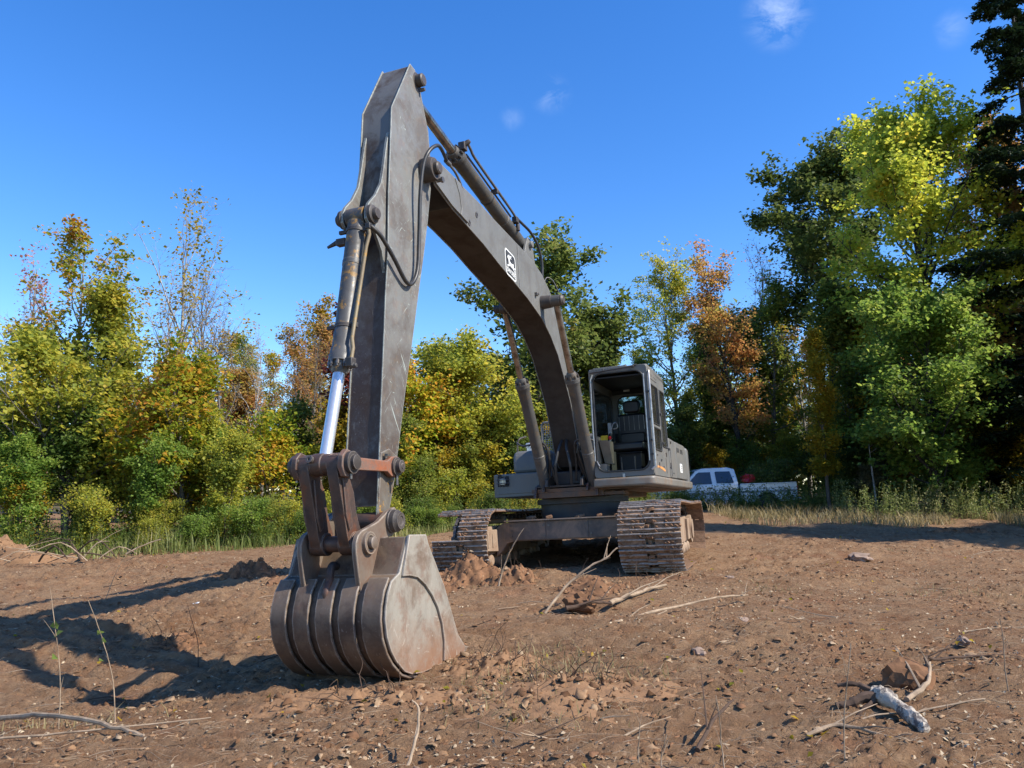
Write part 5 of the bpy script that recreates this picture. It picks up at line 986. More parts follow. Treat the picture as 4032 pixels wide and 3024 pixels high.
# --- grass, weeds and straw: nobody could count these
def blades(n, pts, hmin, hmax, w, rg, lean=.5):
    """pts (n,2) ground positions"""
    z = gbase(pts[:, 0], pts[:, 1]) - .03; h = rg.uniform(hmin, hmax, n) * (.35 + 1.1 * vn(pts[:, 0] * 1.1 + 9, pts[:, 1] * 1.4)); a = rg.uniform(0, 6.283, n); ln = rg.uniform(0, lean, n) * h; wx = w * rg.uniform(.6, 1.4, n)
    c, s = np.cos(a), np.sin(a); b = np.stack([pts[:, 0], pts[:, 1], z], 1); side_ = np.stack([-s, c, np.zeros(n)], 1) * wx[:, None]
    mid = b + np.stack([c * ln * .35, s * ln * .35, h * .6], 1); tip = b + np.stack([c * ln, s * ln, h], 1)
    V = np.stack([b - side_, b + side_, mid + side_ * .8, mid - side_ * .8, tip], 1).reshape(-1, 3); i = np.arange(n)[:, None] * 5
    return V, np.concatenate([i + [0, 1, 2], i + [0, 2, 3], i + [3, 2, 4]], 1).reshape(-1, 3)
rg = np.random.default_rng(12)
def edge_scatter(n, t0, t1, d0, d1):
    t = rg.uniform(t0, t1, n); E_ = np.array(edge_pts); f = t * (len(E_) - 1); k = np.minimum(f.astype(int), len(E_) - 2); f = (f - k)[:, None]; P = E_[k] * (1 - f) + E_[k + 1] * f; P[:, 1] += rg.uniform(d0, d1, n); return P
G1 = edge_scatter(24000, .02, .58, -1.5, 1.6); G1 = G1[vn(G1[:, 0] * 1.3, G1[:, 1] * 1.3) * 1.2 > rg.random(len(G1)) * .9]
V, F = blades(len(G1), G1, .08, .55, .008, rg, .9); tag(link('tall_grass', fastmesh('tall_grass', V, F), LM['weed']), 'rough green grass and weeds at the left edge of the soil', kind='stuff')
G2 = np.concatenate([edge_scatter(15000, .72, 1., -6.8, .6), np.stack([rg.uniform(6, 18, 9000), rg.uniform(19.3, 24, 9000)], 1)]); G2 = G2[(G2[:, 1] > 18.8) & (vn(G2[:, 0] * .9 + 4, G2[:, 1] * .9) > .3)]
V, F = blades(len(G2), G2, .08, .40, .010, rg, 1.3); tag(link('dry_grass', fastmesh('dry_grass', V, F), LM['dry']), 'sunlit straw coloured grass along the right edge of the soil', kind='stuff')
# leafy weeds: stems with small leaves
def weeds(n, P, hmin, hmax, name, mat, label, nl=22, ls=.055):
    C = []; segs = []
    for k in range(n):
        x, y = P[k]; z = float(gbase(x, y)) - .03; h = rg.uniform(hmin, hmax); c = curve((x, y, z), (rg.normal(0, .15), rg.normal(0, .15), 1), h, 4, rg, .06, 0); segs.append((c, [.006, .005, .004, .003, .002])); t = rg.uniform(.25, 1, nl) * 4; kk = np.minimum(t.astype(int), 3); q = c[kk] + (c[kk + 1] - c[kk]) * (t - kk)[:, None]; C.append(q + rg.normal(0, .05, (nl, 3)))
    V1, F1 = tubes_np(segs, 3); V2, F2 = leaves_np(np.concatenate(C), ls, rg, .4, .45)
    F1 = np.concatenate([F1[:, [0, 1, 2]], F1[:, [0, 2, 3]]]); me = fastmesh(name, np.concatenate([V1, V2]), np.concatenate([F1, F2 + len(V1)])); tag(link(name, me, LM[mat]), label, kind='stuff')
weeds(1100, edge_scatter(1100, .02, .58, -1.0, 1.2), .2, .95, 'leafy_weeds', 'green', 'leafy green weeds growing through the grass at left', 26, .06)
weeds(600, edge_scatter(600, .02, .6, -.8, 1.2), .3, 1.1, 'pale_weeds', 'ygreen', 'pale yellow green weeds growing through the grass at left', 20, .055)
weeds(420, np.stack([rg.uniform(9.5, 19, 420), rg.uniform(21.0, 24.0, 420)], 1), .5, 1.25, 'goldenrod', 'weed', 'tall pale goldenrod stems before the woods at right', 34, .06)
weeds(260, np.stack([rg.uniform(5.2, 10.8, 260), rg.uniform(25.2, 26.7, 260)], 1), .3, .95, 'shaded_weeds', 'oak', 'dark weeds in the shade in front of the pickup', 30, .08)
# ------------------------------------------------------------------ the pickup by the wood
PK = bpy.data.objects.new('pickup_truck', None); col.objects.link(PK)
PK.matrix_world = Matrix.Translation((9.95, 27.75, .76)) @ Matrix.Rotation(R(178), 4, 'Z') @ Matrix.Rotation(R(2.2), 4, 'Y')
tag(PK, 'old white pickup truck with an extended cab parked in weeds under the trees', 'pickup truck')
m, nt, b = newmat('white_car_paint'); b.inputs['Base Color'].default_value = (.8, .8, .8, 1); b.inputs['Roughness'].default_value = .3; b.inputs['Coat Weight'].default_value = .4
nt.links.new(mix(nt, mul(nt, thr(nt, noise(nt, 3, 7, .7), .55, .8), .35), (.80, .81, .81), (.5, .48, .44)), b.inputs['Base Color']); M['car'] = m
M['stripe'] = simple('grey_body_stripe', (.30, .31, .33), .4, 0, .05, 5, 0)
def pk(mb, name, mat, parent=PK, **k): return mb.build(name, mat, parent, **k)
def arch(cx, r, z0, a0=180, a1=0, n=9): return [(cx + r * math.cos(R(a0 + (a1 - a0) * q / n)), max(z0, .36 + r * math.sin(R(a0 + (a1 - a0) * q / n)))) for q in range(n + 1)]
W2 = .85       # y = +W2 is the side turned to the camera
lo = .40
t_ = MB(); t_.py([(2.0, lo), (3.62, lo)] + arch(4.05, .43, lo) + [(4.6, lo), (5.0, .46), (5.08, .62), (5.06, .86), (4.95, .95), (3.95, 1.06), (3.80, 1.10), (2.0, 1.10)], -W2, W2); body = pk(t_, 'body', M['car'], bevel=.045, seg=3)
t_ = MB()
V = []
for (x, z, w) in [(1.98, 1.08, .80), (3.92, 1.07, .79), (3.42, 1.60, .63), (3.2, 1.68, .58), (2.3, 1.69, .58), (2.06, 1.62, .63)]:
    V += [(x, -w, z), (x, w, z)]
t_.add(V, [(0, 1, 3, 2), (2, 3, 5, 4), (4, 5, 7, 6), (6, 7, 9, 8), (8, 9, 11, 10), (10, 11, 1, 0), (0, 2, 4, 6, 8, 10), (1, 11, 9, 7, 5, 3)]); cabp = pk(t_, 'cab', M['car'], bevel=.03, seg=3)
def sidewin(P, name):
    # points (x,z) on the sloping side glass
    w_ = MB()
    def Y(z): return .80 + (.63 - .80) * (z - 1.08) / .54
    n = len(P)
    for s in (1, -1):
        V = [(x, s * (Y(z) + .002), z) for x, z in P] + [(x, s * (Y(z) + .012), z) for x, z in P]; w_.add(V, [tuple(range(n)), tuple(range(2 * n - 1, n - 1, -1))] + [(i, i + n, (i + 1) % n + n, (i + 1) % n) for i in range(n)])
        if s == 1:
            o = pk(w_, name, M['darkglass'], cabp, smooth=False); w_ = MB()
    o2 = pk(w_, name, M['darkglass'], cabp, smooth=False); return o
M['darkglass'] = simple('dark_car_glass', (.012, .015, .018), .06, 0, .1, 2, 0, spec=.8)
sidewin([(3.78, 1.13), (3.40, 1.50), (3.32, 1.55), (2.92, 1.55), (2.90, 1.13)], 'door_window')
sidewin([(2.74, 1.15), (2.76, 1.54), (2.72, 1.56), (2.24, 1.55), (2.14, 1.17), (2.18, 1.14)], 'rear_side_window')
t_ = MB(); t_.add([(3.905, -.70, 1.11), (3.905, .70, 1.11), (3.445, .58, 1.59), (3.445, -.58, 1.59), (3.925, -.70, 1.115), (3.925, .70, 1.115), (3.465, .58, 1.60), (3.465, -.58, 1.60)], [(0, 3, 2, 1), (4, 5, 6, 7), (0, 1, 5, 4), (1, 2, 6, 5), (2, 3, 7, 6), (3, 0, 4, 7)]); pk(t_, 'windscreen', M['darkglass'], cabp, smooth=False)
t_ = MB(); t_.box((2.85, 0, 1.695), (.5, .75, .015)); pk(t_, 'sunroof', M['darkglass'], cabp, bevel=.004)
t_ = MB(); t_.box((2.28, .668, 1.24), (.07, .006, .08)); pk(t_, 'window_sticker', M['white'], cabp)
for x in (2.83, 3.90):
    t_ = MB(); t_.box((x, W2 + .001, .77), (.012, .006, .64)); pk(t_, 'door_gap', M['black'], body)
t_ = MB(); t_.box((2.98, W2 + .008, .99), (.15, .02, .045)); pk(t_, 'door_handle', M['black'], body, bevel=.004)
t_ = MB(); t_.box((2.9, W2 + .002, .90), (1.75, .005, .012)); t_.box((2.9, W2 + .002, .80), (1.75, .005, .10)); pk(t_, 'body_stripe', M['stripe'], body)
# bed
t_ = MB(); t_.py([(0, .50), (.08, .46)] + [(.62, .46)] + [] + [p for p in arch(1.05, .43, .46)] + [(1.95, .44), (1.95, 1.07), (0, 1.07)], W2 - .07, W2 + .01)
t_.py([(0, .50), (.08, .46), (.62, .46)] + arch(1.05, .43, .46) + [(1.95, .44), (1.95, 1.07), (0, 1.07)], -W2 - .01, -W2 + .07); t_.box((1.93, 0, .80), (.04, 1.6, .52)); t_.box((.98, 0, .60), (1.9, 1.6, .05)); t_.box((.98, W2 - .02, 1.085), (1.93, .11, .035)); t_.box((.98, -W2 + .02, 1.085), (1.93, .11, .035))
bed = pk(t_, 'bed', M['car'], bevel=.012)
t_ = MB(); t_.box((0, 0, .79), (.05, 1.5, .56)); pk(t_, 'tailgate', M['car'], bed, bevel=.012)
t_ = MB(); t_.box((-.10, 0, .50), (.14, 1.62, .13)); pk(t_, 'rear_bumper', simple('chrome_bumper', (.6, .6, .6), .25, .8, .1, 5, 0), bevel=.02)
t_ = MB(); t_.box((.98, W2 + .013, .92), (1.9, .006, .014)); t_.box((.98, W2 + .013, .81), (1.9, .006, .07)); pk(t_, 'body_stripe', M['stripe'], bed)
t_ = MB(); t_.box((1.74, W2 + .012, .74), (.17, .006, .17)); pk(t_, 'fuel_door', M['car'], bed, bevel=.003)
for s in (1, -1):
    t_ = MB(); t_.box((-.02, s * (W2 - .06), .80), (.04, .10, .30)); pk(t_, 'tail_light', simple('tail_light', (.35, .02, .02), .3, 0, .1, 5, 0), bed, bevel=.006)
    for x in (1.05, 4.05):
        t_ = MB(); t_.lathe((x, s * (W2 - .22), .36), (x, s * (W2 - .01), .36), [(0, .25), (.02, .34), (.05, .36), (.16, .36), (.19, .34), (.21, .25)], 28); wh = pk(t_, 'wheel', M['rubber'])
        t_ = MB(); yy = s * (W2 - .01); t_.lathe((x, yy - s * .02, .36), (x, yy, .36), [(0, .24), (.02, .235), (.02, .20), (.005, .18), (.005, .07), (.02, .05)], 24); pk(t_, 'rim', simple('steel_rim', (.32, .32, .32), .4, .5, .1, 5, 0), wh)
t_ = MB(); t_.box((5.04, .62, .78), (.04, .34, .16)); pk(t_, 'headlight', M['white'], bevel=.01)
t_ = MB(); t_.box((5.12, 0, .55), (.12, 1.68, .14)); pk(t_, 'front_bumper', M['stripe'], bevel=.02)
t_ = MB(); t_.box((3.72, .93, 1.16), (.10, .16, .12)); pk(t_, 'wing_mirror', M['black'], bevel=.02)
def blob(name, loc, dims, mat, seed=1, amp=.18, sub=3, parent=None, rz=0.):
    import bmesh
    from mathutils import noise as mn
    bm = bmesh.new(); bmesh.ops.create_icosphere(bm, subdivisions=sub, radius=1)
    for v_ in bm.verts:
        n_ = mn.fractal(v_.co * 1.7 + Vector((seed * 7.1, seed * 3.3, 0)), .7, 2.1, 5); v_.co *= 1 + amp * n_ * 2
        v_.co.x *= dims[0]; v_.co.y *= dims[1]; v_.co.z *= dims[2]
    me = bpy.data.meshes.new(name); bm.to_mesh(me); bm.free(); me.polygons.foreach_set('use_smooth', [True] * len(me.polygons)); me.set_sharp_from_angle(angle=R(32))
    o = link(name, me, mat, parent); o.location = loc; o.rotation_euler = (0, 0, rz); return o
tag(blob('plastic_bag', (8.35, 27.45, 1.95), (.26, .2, .17), simple('red_plastic', (.5, .025, .03), .35, 0, .3, 6, .3), 3, .25), 'crumpled red plastic bag heaped in the pickup bed beside the cab', 'bag')
tag(blob('plastic_jug', (8.9, 27.5, 1.94), (.09, .09, .18), simple('white_plastic', (.7, .7, .68), .4, 0, .1, 6, .1), 5, .15), 'tall white plastic jug standing in the pickup bed', 'jug')
tag(blob('rubbish_bag', (9.3, 27.6, 1.94), (.28, .25, .16), M['black'], 8, .25), 'black rubbish bag lying at the rear of the pickup bed', 'bag')
b_ = MB(); b_.tube([(8.3, 27.5, 2.05), (8.8, 27.4, 2.2), (9.3, 27.35, 2.12)], .02, 6); b_.tube([(8.6, 27.7, 2.05), (8.9, 27.6, 2.3)], .015, 6); tag(b_.build('loose_branch', M['darkstick']), 'dark branches lying across the load in the pickup bed', 'branch')
# ------------------------------------------------------------------ things lying on the soil
def stick(name, pts, r, mat, label, cat='stick', group=None, lift=0., twigs=0, n=5, seed=0):
    """pts: (x, y, height above the soil)"""
    rr_ = random.Random(seed + len(label)); P = [Vector((x, y, float(gbase(x, y)) + h + lift)) for x, y, h in pts]
    Q = smooth(P, n); Q = [q + Vector((rr_.uniform(-1, 1), rr_.uniform(-1, 1), rr_.uniform(-1, 1))) * r * .35 for q in Q]
    mb = MB(); L = len(Q); rad = [r * (1 - .55 * i / (L - 1)) * rr_.uniform(.88, 1.12) for i in range(L)]; mb.tube(Q, rad, 8)
    o = mb.build(name, M[mat]); tag(o, label, cat, group)
    for k in range(twigs):
        i = rr_.randint(int(L * .25), L - 2); d = (Q[i + 1] - Q[i]).normalized() + Vector((rr_.uniform(-.8, .8), rr_.uniform(-.8, .8), rr_.uniform(-.1, .7))); l = r * rr_.uniform(9, 22)
        mb = MB(); p = Q[i]; mb.tube([p, p + d * l * .5 + Vector((0, 0, l * .05)), p + d * l], [rad[i] * .6, rad[i] * .4, rad[i] * .2], 5); mb.build('twig', M[mat], o)
    return o
stick('stripped_branch', [(-4.0, 5.95, .05), (-3.4, 5.62, .10), (-2.75, 5.15, .09), (-2.3, 4.86, .05), (-2.13, 4.78, .02)], .021, 'stick', 'long pale stripped branch with a splintered end in the left foreground', twigs=1)
stick('thin_branch', [(-3.9, 4.95, .02), (-3.0, 4.95, .04), (-2.4, 5.0, .05), (-1.9, 5.1, .04)], .009, 'stick', 'thin straight twig lying under the long stripped branch', twigs=2)
stick('bare_branch', [(.55, 6.95, .02), (.95, 7.26, .05), (1.6, 7.81, .06), (2.1, 8.1, .08), (2.5, 8.38, .05)], .017, 'stick', 'long pale branch lying across the soil before the cab side track', twigs=3)
stick('bare_branch', [(1.0, 6.98, .02), (1.2, 7.33, .04), (1.5, 7.68, .05)], .012, 'stick', 'short fork of branch beside the long pale one', twigs=1)
stick('forked_branch', [(.34, 8.1, .0), (.55, 8.25, .22), (.82, 8.3, .42), (1.0, 8.32, .50), (1.12, 8.34, .60)], .015, 'stick', 'pale forked branch sticking up before the space between the tracks', twigs=4)
stick('peeled_root', [(1.02, 8.32, .03), (1.44, 8.75, .07), (1.75, 8.98, .10)], .028, 'stick', 'thick peeled root lying before the track on the cab side', 'root', twigs=2)
stick('dark_root', [(.55, 8.05, .04), (.85, 8.2, .07), (1.05, 8.3, .03)], .022, 'darkstick', 'dark root beside the reddish boulder', 'root', twigs=3)
stick('curved_root', [(2.62, 4.95, .03), (2.74, 5.3, .10), (2.95, 5.52, .05), (3.3, 5.62, .06), (3.62, 5.6, .02)], .014, 'darkstick', 'dark curved root above the birch chunk at lower right', 'root', twigs=3)
stick('forked_root', [(2.28, 4.66, .04), (2.5, 4.82, .08), (2.62, 5.02, .14)], .017, 'stick', 'pale forked root running up from the birch chunk', 'root', twigs=2)
stick('thin_root', [(1.55, 4.25, .03), (1.75, 4.32, .05), (1.95, 4.15, .03), (2.1, 3.95, .02)], .012, 'stick', 'pale twig left of the birch chunk near the frame bottom', twigs=3)
stick('dark_root', [(.95, 4.15, .02), (1.1, 4.4, .08), (1.25, 4.55, .13)], .013, 'darkstick', 'dark root rising at bottom centre right', 'root', twigs=2)
stick('bent_stalk', [(-.54, 4.05, 0), (-.50, 4.15, .1), (-.49, 4.25, .24), (-.53, 4.27, .30)], .010, 'stick', 'bent pale stalk standing at the bottom centre', 'stalk', twigs=1)
for q, (x, y, h, lx, lb_) in enumerate([(1.58, 3.86, .58, .06, 'tall bare stem standing left of the birch chunk'), (1.03, 3.95, .34, -.03, 'bare stem at the bottom edge right of centre'), (.62, 3.98, .22, .01, 'short bare stem at the bottom edge near the centre'), (.73, 3.98, .16, .03, 'shortest bare stem at the bottom edge near the centre'), (2.92, 4.72, .46, -.02, 'bare stem standing at the far right above the bottom edge'), (-3.05, 5.45, .95, -.14, 'tall bare stem leaning at the left edge'), (-2.72, 5.55, .85, -.25, 'curved bare stem with a green leaf near the left edge'), (-5.1, 9.9, .75, .35, 'leaning stem rising between the two shadows at left'), (-2.78, 7.1, .5, -.12, 'dark bent stem standing left of the bucket'), (-.18, 9.45, .75, .32, 'pale splintered stem standing before the far track')]):
    o = stick('dead_stalk', [(x, y, -.02), (x + lx * .2, y + .02, h * .35), (x + lx * .55, y, h * .7), (x + lx, y, h)], .0042 if q != 9 else .012, 'stick' if q != 8 else 'darkstick', lb_, 'stalk', 'dead stalks standing in the soil', twigs=3, seed=q)
    if q in (5, 6):
        C = np.array([[x + lx * .6, y, float(gbase(x, y)) + h * .72], [x + lx * .62 + .03, y, float(gbase(x, y)) + h * .66], [x + lx * .5, y, float(gbase(x, y)) + h * .5]]); LV, LF = leaves_np(C, .07, np.random.default_rng(q), .3); l_ = tag(link('leaf', fastmesh('leaf', LV, LF), LM['green'], o), kind='stuff')
# birch chunk: short log with peeling bark, dark root at one end
m, nt, b = newmat('birch_bark'); c = mix(nt, thr(nt, noise(nt, 9, 7, .7, dist=.6), .49, .55), (.42, .36, .28), (.10, .08, .065)); nt.links.new(c, b.inputs['Base Color']); b.inputs['Roughness'].default_value = .7; bump(nt, b, noise(nt, 25, 6), .8, .02); M['birch'] = m
z0 = float(gbase(2.1, 4.4)); b_ = MB(); rl_ = random.Random(8)
Qp = smooth([(2.10, 4.66, z0 + .10), (2.13, 4.58, z0 + .10), (2.15, 4.46, z0 + .075), (2.16, 4.32, z0 + .05), (2.15, 4.20, z0 + .03)], 6); Rp = [.038 + .005 * math.sin(i_ * .5) + rl_.uniform(-.003, .003) + (.012 if i_ < 9 else 0) for i_ in range(len(Qp))]; Rp[-1] = .012; Rp[-2] = .024; Rp[-4] = .03
b_.tube(Qp, Rp, 14); b_.V = [tuple(Vector(v) + Vector((rl_.uniform(-1, 1), rl_.uniform(-1, 1), rl_.uniform(-1, 1))) * .006) for v in b_.V]; ch_ = b_.build('birch_log', M['birch']); tag(ch_, 'short broken birch chunk with peeling white bark at lower right', 'log')
for Pp, r0_ in (([(1.86, 4.62, z0 + .05), (1.94, 4.62, z0 + .06), (2.02, 4.63, z0 + .09), (2.12, 4.62, z0 + .10)], .032), ([(1.92, 4.74, z0 + .13), (2.0, 4.70, z0 + .15), (2.06, 4.66, z0 + .13), (2.12, 4.62, z0 + .11)], .018), ([(1.93, 4.54, z0 + .0), (2.0, 4.57, z0 + .05), (2.08, 4.60, z0 + .09)], .014)):
    b_ = MB(); Q_ = smooth(Pp, 5); b_.tube(Q_, [r0_ * (.6 + .6 * i_ / len(Q_)) * rl_.uniform(.85, 1.15) for i_ in range(len(Q_))], 9); b_.V = [tuple(Vector(v) + Vector((rl_.uniform(-1, 1), rl_.uniform(-1, 1), rl_.uniform(-1, 1))) * .003) for v in b_.V]; b_.build('root_end', M['darkstick'], ch_)
# stones and clods big enough to name
for q, (x, y, d, mt, lb_, cat) in enumerate([(.72, 8.3, (.17, .13, .11), 'wetsoil', 'reddish boulder of soil before the gap between the tracks', 'clod'), (2.62, 9.45, (.10, .08, .06), 'rock', 'square brown stone right of the cab side track', 'stone'), (1.42, 6.1, (.07, .06, .05), 'rock', 'dark stone lying below the long pale branch', 'stone'), (5.35, 12.1, (.17, .12, .07), 'rock', 'large flat pinkish stone in the soil at right', 'stone'), (3.6, 6.35, (.055, .05, .035), 'rock', 'small rounded stone at far right', 'stone'), (-3.2, 10.7, (.22, .16, .10), 'wetsoil', 'low clod on the soil just left of the bucket', 'clod'), (2.45, 4.98, (.15, .10, .12), 'wetsoil', 'upright slab of soil behind the birch chunk', 'clod'), (2.1, 7.2, (.06, .05, .04), 'rock', 'small brown stone beside the long pale branch', 'stone'), (-.9, 4.6, (.07, .05, .035), 'wetsoil', 'flat clod in the foreground below the bucket', 'clod'), (-1.45, 25.3, (.9, .6, .55), 'rock', 'grey boulder in the brush behind the far track', 'boulder')]):
    o = blob('boulder' if cat == 'boulder' else ('stone' if cat == 'stone' else 'soil_clod'), (x, y, float(gbase(x, y)) + d[2] * .35), d, M[mt], q + 11, .2, 3, rz=q); tag(o, lb_, cat)
tag(blob('paper_scrap', (-3.7, 9.4, float(gbase(-3.7, 9.4)) + .03), (.09, .06, .035), M['white'], 4, .3), 'scrap of white litter on the soil left of the bucket', 'scrap')
# heaps of dug soil with roots
def heap(x, y, sx, sy, h, label, seed, mat='wetsoil', n=70, roots=26):
    rg_ = np.random.default_rng(seed); k = 72; gx_ = np.linspace(-1.5, 1.5, k); X_, Y_ = np.meshgrid(gx_, gx_); rr2 = X_ ** 2 + Y_ ** 2; H_ = h * np.exp(-rr2 * 1.5) * (.45 + 1.1 * vn(X_ * 2 + seed, Y_ * 2 + 5)) + (vn(X_ * 7 + seed, Y_ * 7) - .5) * h * .4 + (vn(X_ * 15 + seed, Y_ * 15) - .5) * max(.03, h * .3) - np.clip(rr2 - 1, 0, 9) * h * .6 - .01 + gdetail((x + X_ * sx) * 2.1, (y + Y_ * sy) * 2.1) * .55 * np.exp(-rr2 * .6)
    PX = x + X_ * sx; PY = y + Y_ * sy; V = np.stack([PX, PY, gbase(PX, PY) + H_], -1).reshape(-1, 3); i = np.arange(k - 1)[:, None] * k + np.arange(k - 1)[None, :]; F = np.stack([i, i + 1, i + k + 1, i + k], -1).reshape(-1, 4)
    o = link('soil_heap', fastmesh('soil_heap', V, F, True), M[mat]); tag(o, label, 'soil heap')
    nn = int(900 * sx * sy / .25) if sx * sy < .5 else 2600; ii = rg_.integers(0, len(V), nn); ii = ii[(X_.ravel()[ii] ** 2 + Y_.ravel()[ii] ** 2) < 1.5]; nn = len(ii); sz = .006 + .03 * rg_.random(nn) ** 3
    B6 = np.array([(1, .2, 0), (-.9, -.3, 0), (.1, 1, 0), (-.2, -1, 0), (.45, .1, .9), (-.45, .25, .75)], float); F6 = np.array([(0, 2, 4), (2, 5, 4), (2, 1, 5), (1, 3, 5), (3, 4, 5), (3, 0, 4)])
    VV = (B6[None] + rg_.normal(0, .3, (nn, 6, 3))) * sz[:, None, None] * rg_.uniform(.6, 1.4, (nn, 1, 3)); an = rg_.uniform(0, 6.28, nn); c_a, s_a = np.cos(an)[:, None], np.sin(an)[:, None]; VV = np.stack([VV[:, :, 0] * c_a - VV[:, :, 1] * s_a, VV[:, :, 0] * s_a + VV[:, :, 1] * c_a, VV[:, :, 2]], -1) + (V[ii] + np.stack([rg_.normal(0, .012, nn), rg_.normal(0, .012, nn), np.zeros(nn)], 1))[:, None, :]
    tag(link('crumbs', fastmesh('crumbs', VV.reshape(-1, 3), (F6[None] + (np.arange(nn) * 6)[:, None, None]).reshape(-1, 3)), M['soilobj'], o), kind='stuff')
    segs = []
    for q in range(roots):
        a = rg_.uniform(0, 6.28); r_ = rg_.uniform(0, .8); p = np.array([x + math.cos(a) * r_ * sx, y + math.sin(a) * r_ * sy, 0]); p[2] = float(gbase(p[0], p[1])) + h * .5 * math.exp(-r_ * r_ * 1.5); segs.append((curve(p, rg_.normal(0, 1, 3) + [0, 0, .5], rg_.uniform(.12, .45), 5, rg_, .5, -.05), np.linspace(.0042, .0015, 6)))
    V1, F1 = tubes_np(segs, 4); tag(link('roots', fastmesh('roots', V1, F1), M['darkstick'], o), kind='stuff'); return o
heap(-.55, 10.35, .55, .42, .26, 'heap of dug soil and roots before the far track', 3)
heap(-1.0, 9.6, .45, .35, .15, 'smaller heap of soil between the bucket and the far track', 5)
heap(-1.9, 11.6, .6, .4, .2, 'heap of brush and soil left of the far track', 23)
heap(.0, 10.0, .40, .30, .20, 'heap of dead leaves and roots inside the far track', 6)
heap(.9, 9.2, .8, .35, .10, 'low ridge of soil before the gap between the tracks', 7, n=40)
heap(2.0, 9.55, .5, .22, .09, 'low ridge of soil pushed up before the cab side track', 17, n=40)
heap(-3.75, 11.3, .40, .30, .30, 'dark clump of roots and soil left of the bucket linkage', 8, 'wetsoil', roots=40)
heap(-3.2, 7.6, .28, .2, .10, 'small dark tuft of roots between the two long shadows', 9, roots=30)
heap(9.6, 16.6, 1.1, .3, .15, 'long ridge of roots and soil at the shade line right', 10, roots=60)
heap(-1.0, 5.35, .7, .2, .06, 'soil and roots pushed up in front of the bucket', 21, 'soilobj', roots=24)
heap(-.15, 6.2, .30, .45, .05, 'soil pushed up around the bucket teeth', 22, 'soilobj', roots=24)
heap(.3, 5.3, .75, .5, .05, 'low mound of dry grass and soil right of the bucket', 13, 'soilobj', roots=50)
heap(-9.8, 14.9, 1.5, .6, .35, 'bank of soil and brush at the left edge of the clearing', 16, 'soilobj', roots=60)
# brush pile and dead sticks at the left edge
for q in range(22):
    rr3 = random.Random(100 + q); x = rr3.uniform(-11.5, -7.2); y = 14.7 + rr3.uniform(-.9, .7) - (x + 9) * .12; a = rr3.uniform(-.5, .5) + (math.pi if q % 2 else 0); l = rr3.uniform(.4, 1.3)
    stick('brush_stick', [(x, y, .12), (x + math.cos(a) * l * .5, y + math.sin(a) * l * .5, .12 + rr3.uniform(.05, .35)), (x + math.cos(a) * l, y + math.sin(a) * l, rr3.uniform(.05, .5))], rr3.uniform(.008, .02), 'stick' if q % 3 else 'darkstick', ORD[q] + ' dead stick in the brush pile at the left edge', 'stick', 'dead sticks in the brush pile at left', n=3, twigs=1, seed=q)
# loose sticks all over the clearing: the ones that show largest are things of their own
rs = random.Random(41); LS = []
for q in range(60):
    t = rs.random(); y = 4.2 + 10 * t ** 1.4; x = rs.uniform(-.62, .62) * y
    if -2.2 < x < .2 and 4.6 < y < 7.2: continue
    if -.9 < x < 3.2 and y > 9.3: continue
    a = rs.gauss(0, .5) + (math.pi if rs.random() < .5 else 0); l = rs.uniform(.12, .45) * (1 + y * .05)
    o = stick('loose_stick', [(x, y, .012), (x + math.cos(a) * l * .4, y + math.sin(a) * l * .4, rs.uniform(.01, .06)), (x + math.cos(a) * l, y + math.sin(a) * l, rs.uniform(.0, .09))], rs.uniform(.003, .0075), rs.choice(['stick', 'stick', 'darkstick']), 'loose stick lying on the soil', 'stick', 'loose sticks scattered over the soil', n=3, twigs=rs.choice([0, 1]), seed=q)
    o.location = (0, 0, 0); LS.append((o, x / y, 'dark' if o.data.materials[0] == M['darkstick'] else 'pale', 'near' if y < 6 else ('in the middle distance' if y < 9 else 'far out')))
for key in {(c, d) for _, _, c, d in LS}:
    G = sorted([e for e in LS if (e[2], e[3]) == key], key=lambda e: e[1])
    for q, e in enumerate(G): e[0]['label'] = '%s %s loose stick lying %s on the soil' % (ORD[q] + (' from left' if q else ''), key[0], key[1])
# --- clods, stones, litter and straw nobody could count
def ground_pts(n, rg, y0=3.3, y1=20, pw=1.6, ux=.78):
    Y = y0 + (y1 - y0) * rg.random(n) ** pw; X = rg.uniform(-ux, ux, n) * Y; return X, Y
def lumps(n, smin, smax, rg, flat_=.6, pw=1.6, y1=18):
    X, Y = ground_pts(n, rg, y1=y1, pw=pw); dens = vn(X * 1.1 + 3, Y * 1.3); keep = rg.random(n) < np.clip((dens - .15) * 1.6, .12, 1); X, Y = X[keep], Y[keep]; n = len(X)
    base_ = np.array([(1, .2, 0), (-.9, -.3, 0), (.1, 1, 0), (-.2, -1, 0), (.45, .1, .9), (-.45, .25, .75)], float)
    F0 = np.array([(0, 2, 4), (2, 5, 4), (2, 1, 5), (1, 3, 5), (3, 4, 5), (3, 0, 4)])
    s = smin + (smax - smin) * rg.random(n) ** 4; V = base_[None] * (1 + rg.normal(0, .25, (n, 6, 1))) + rg.normal(0, .18, (n, 6, 3)); V = V * s[:, None, None] * rg.uniform(.45, 1.5, (n, 1, 3)) * np.array([1.25, .8, flat_]); a = rg.uniform(0, 6.28, n); c, sn = np.cos(a)[:, None], np.sin(a)[:, None]
    V = np.stack([V[:, :, 0] * c - V[:, :, 1] * sn, V[:, :, 0] * sn + V[:, :, 1] * c, V[:, :, 2]], -1); Zg = gbase(X, Y) + gdetail(X, Y) * np.clip((34 - Y) / 8, .2, 1)
    V += np.stack([X, Y, Zg + s * .02], 1)[:, None, :]; return V.reshape(-1, 3), (F0[None] + (np.arange(n) * 6)[:, None, None]).reshape(-1, 3)
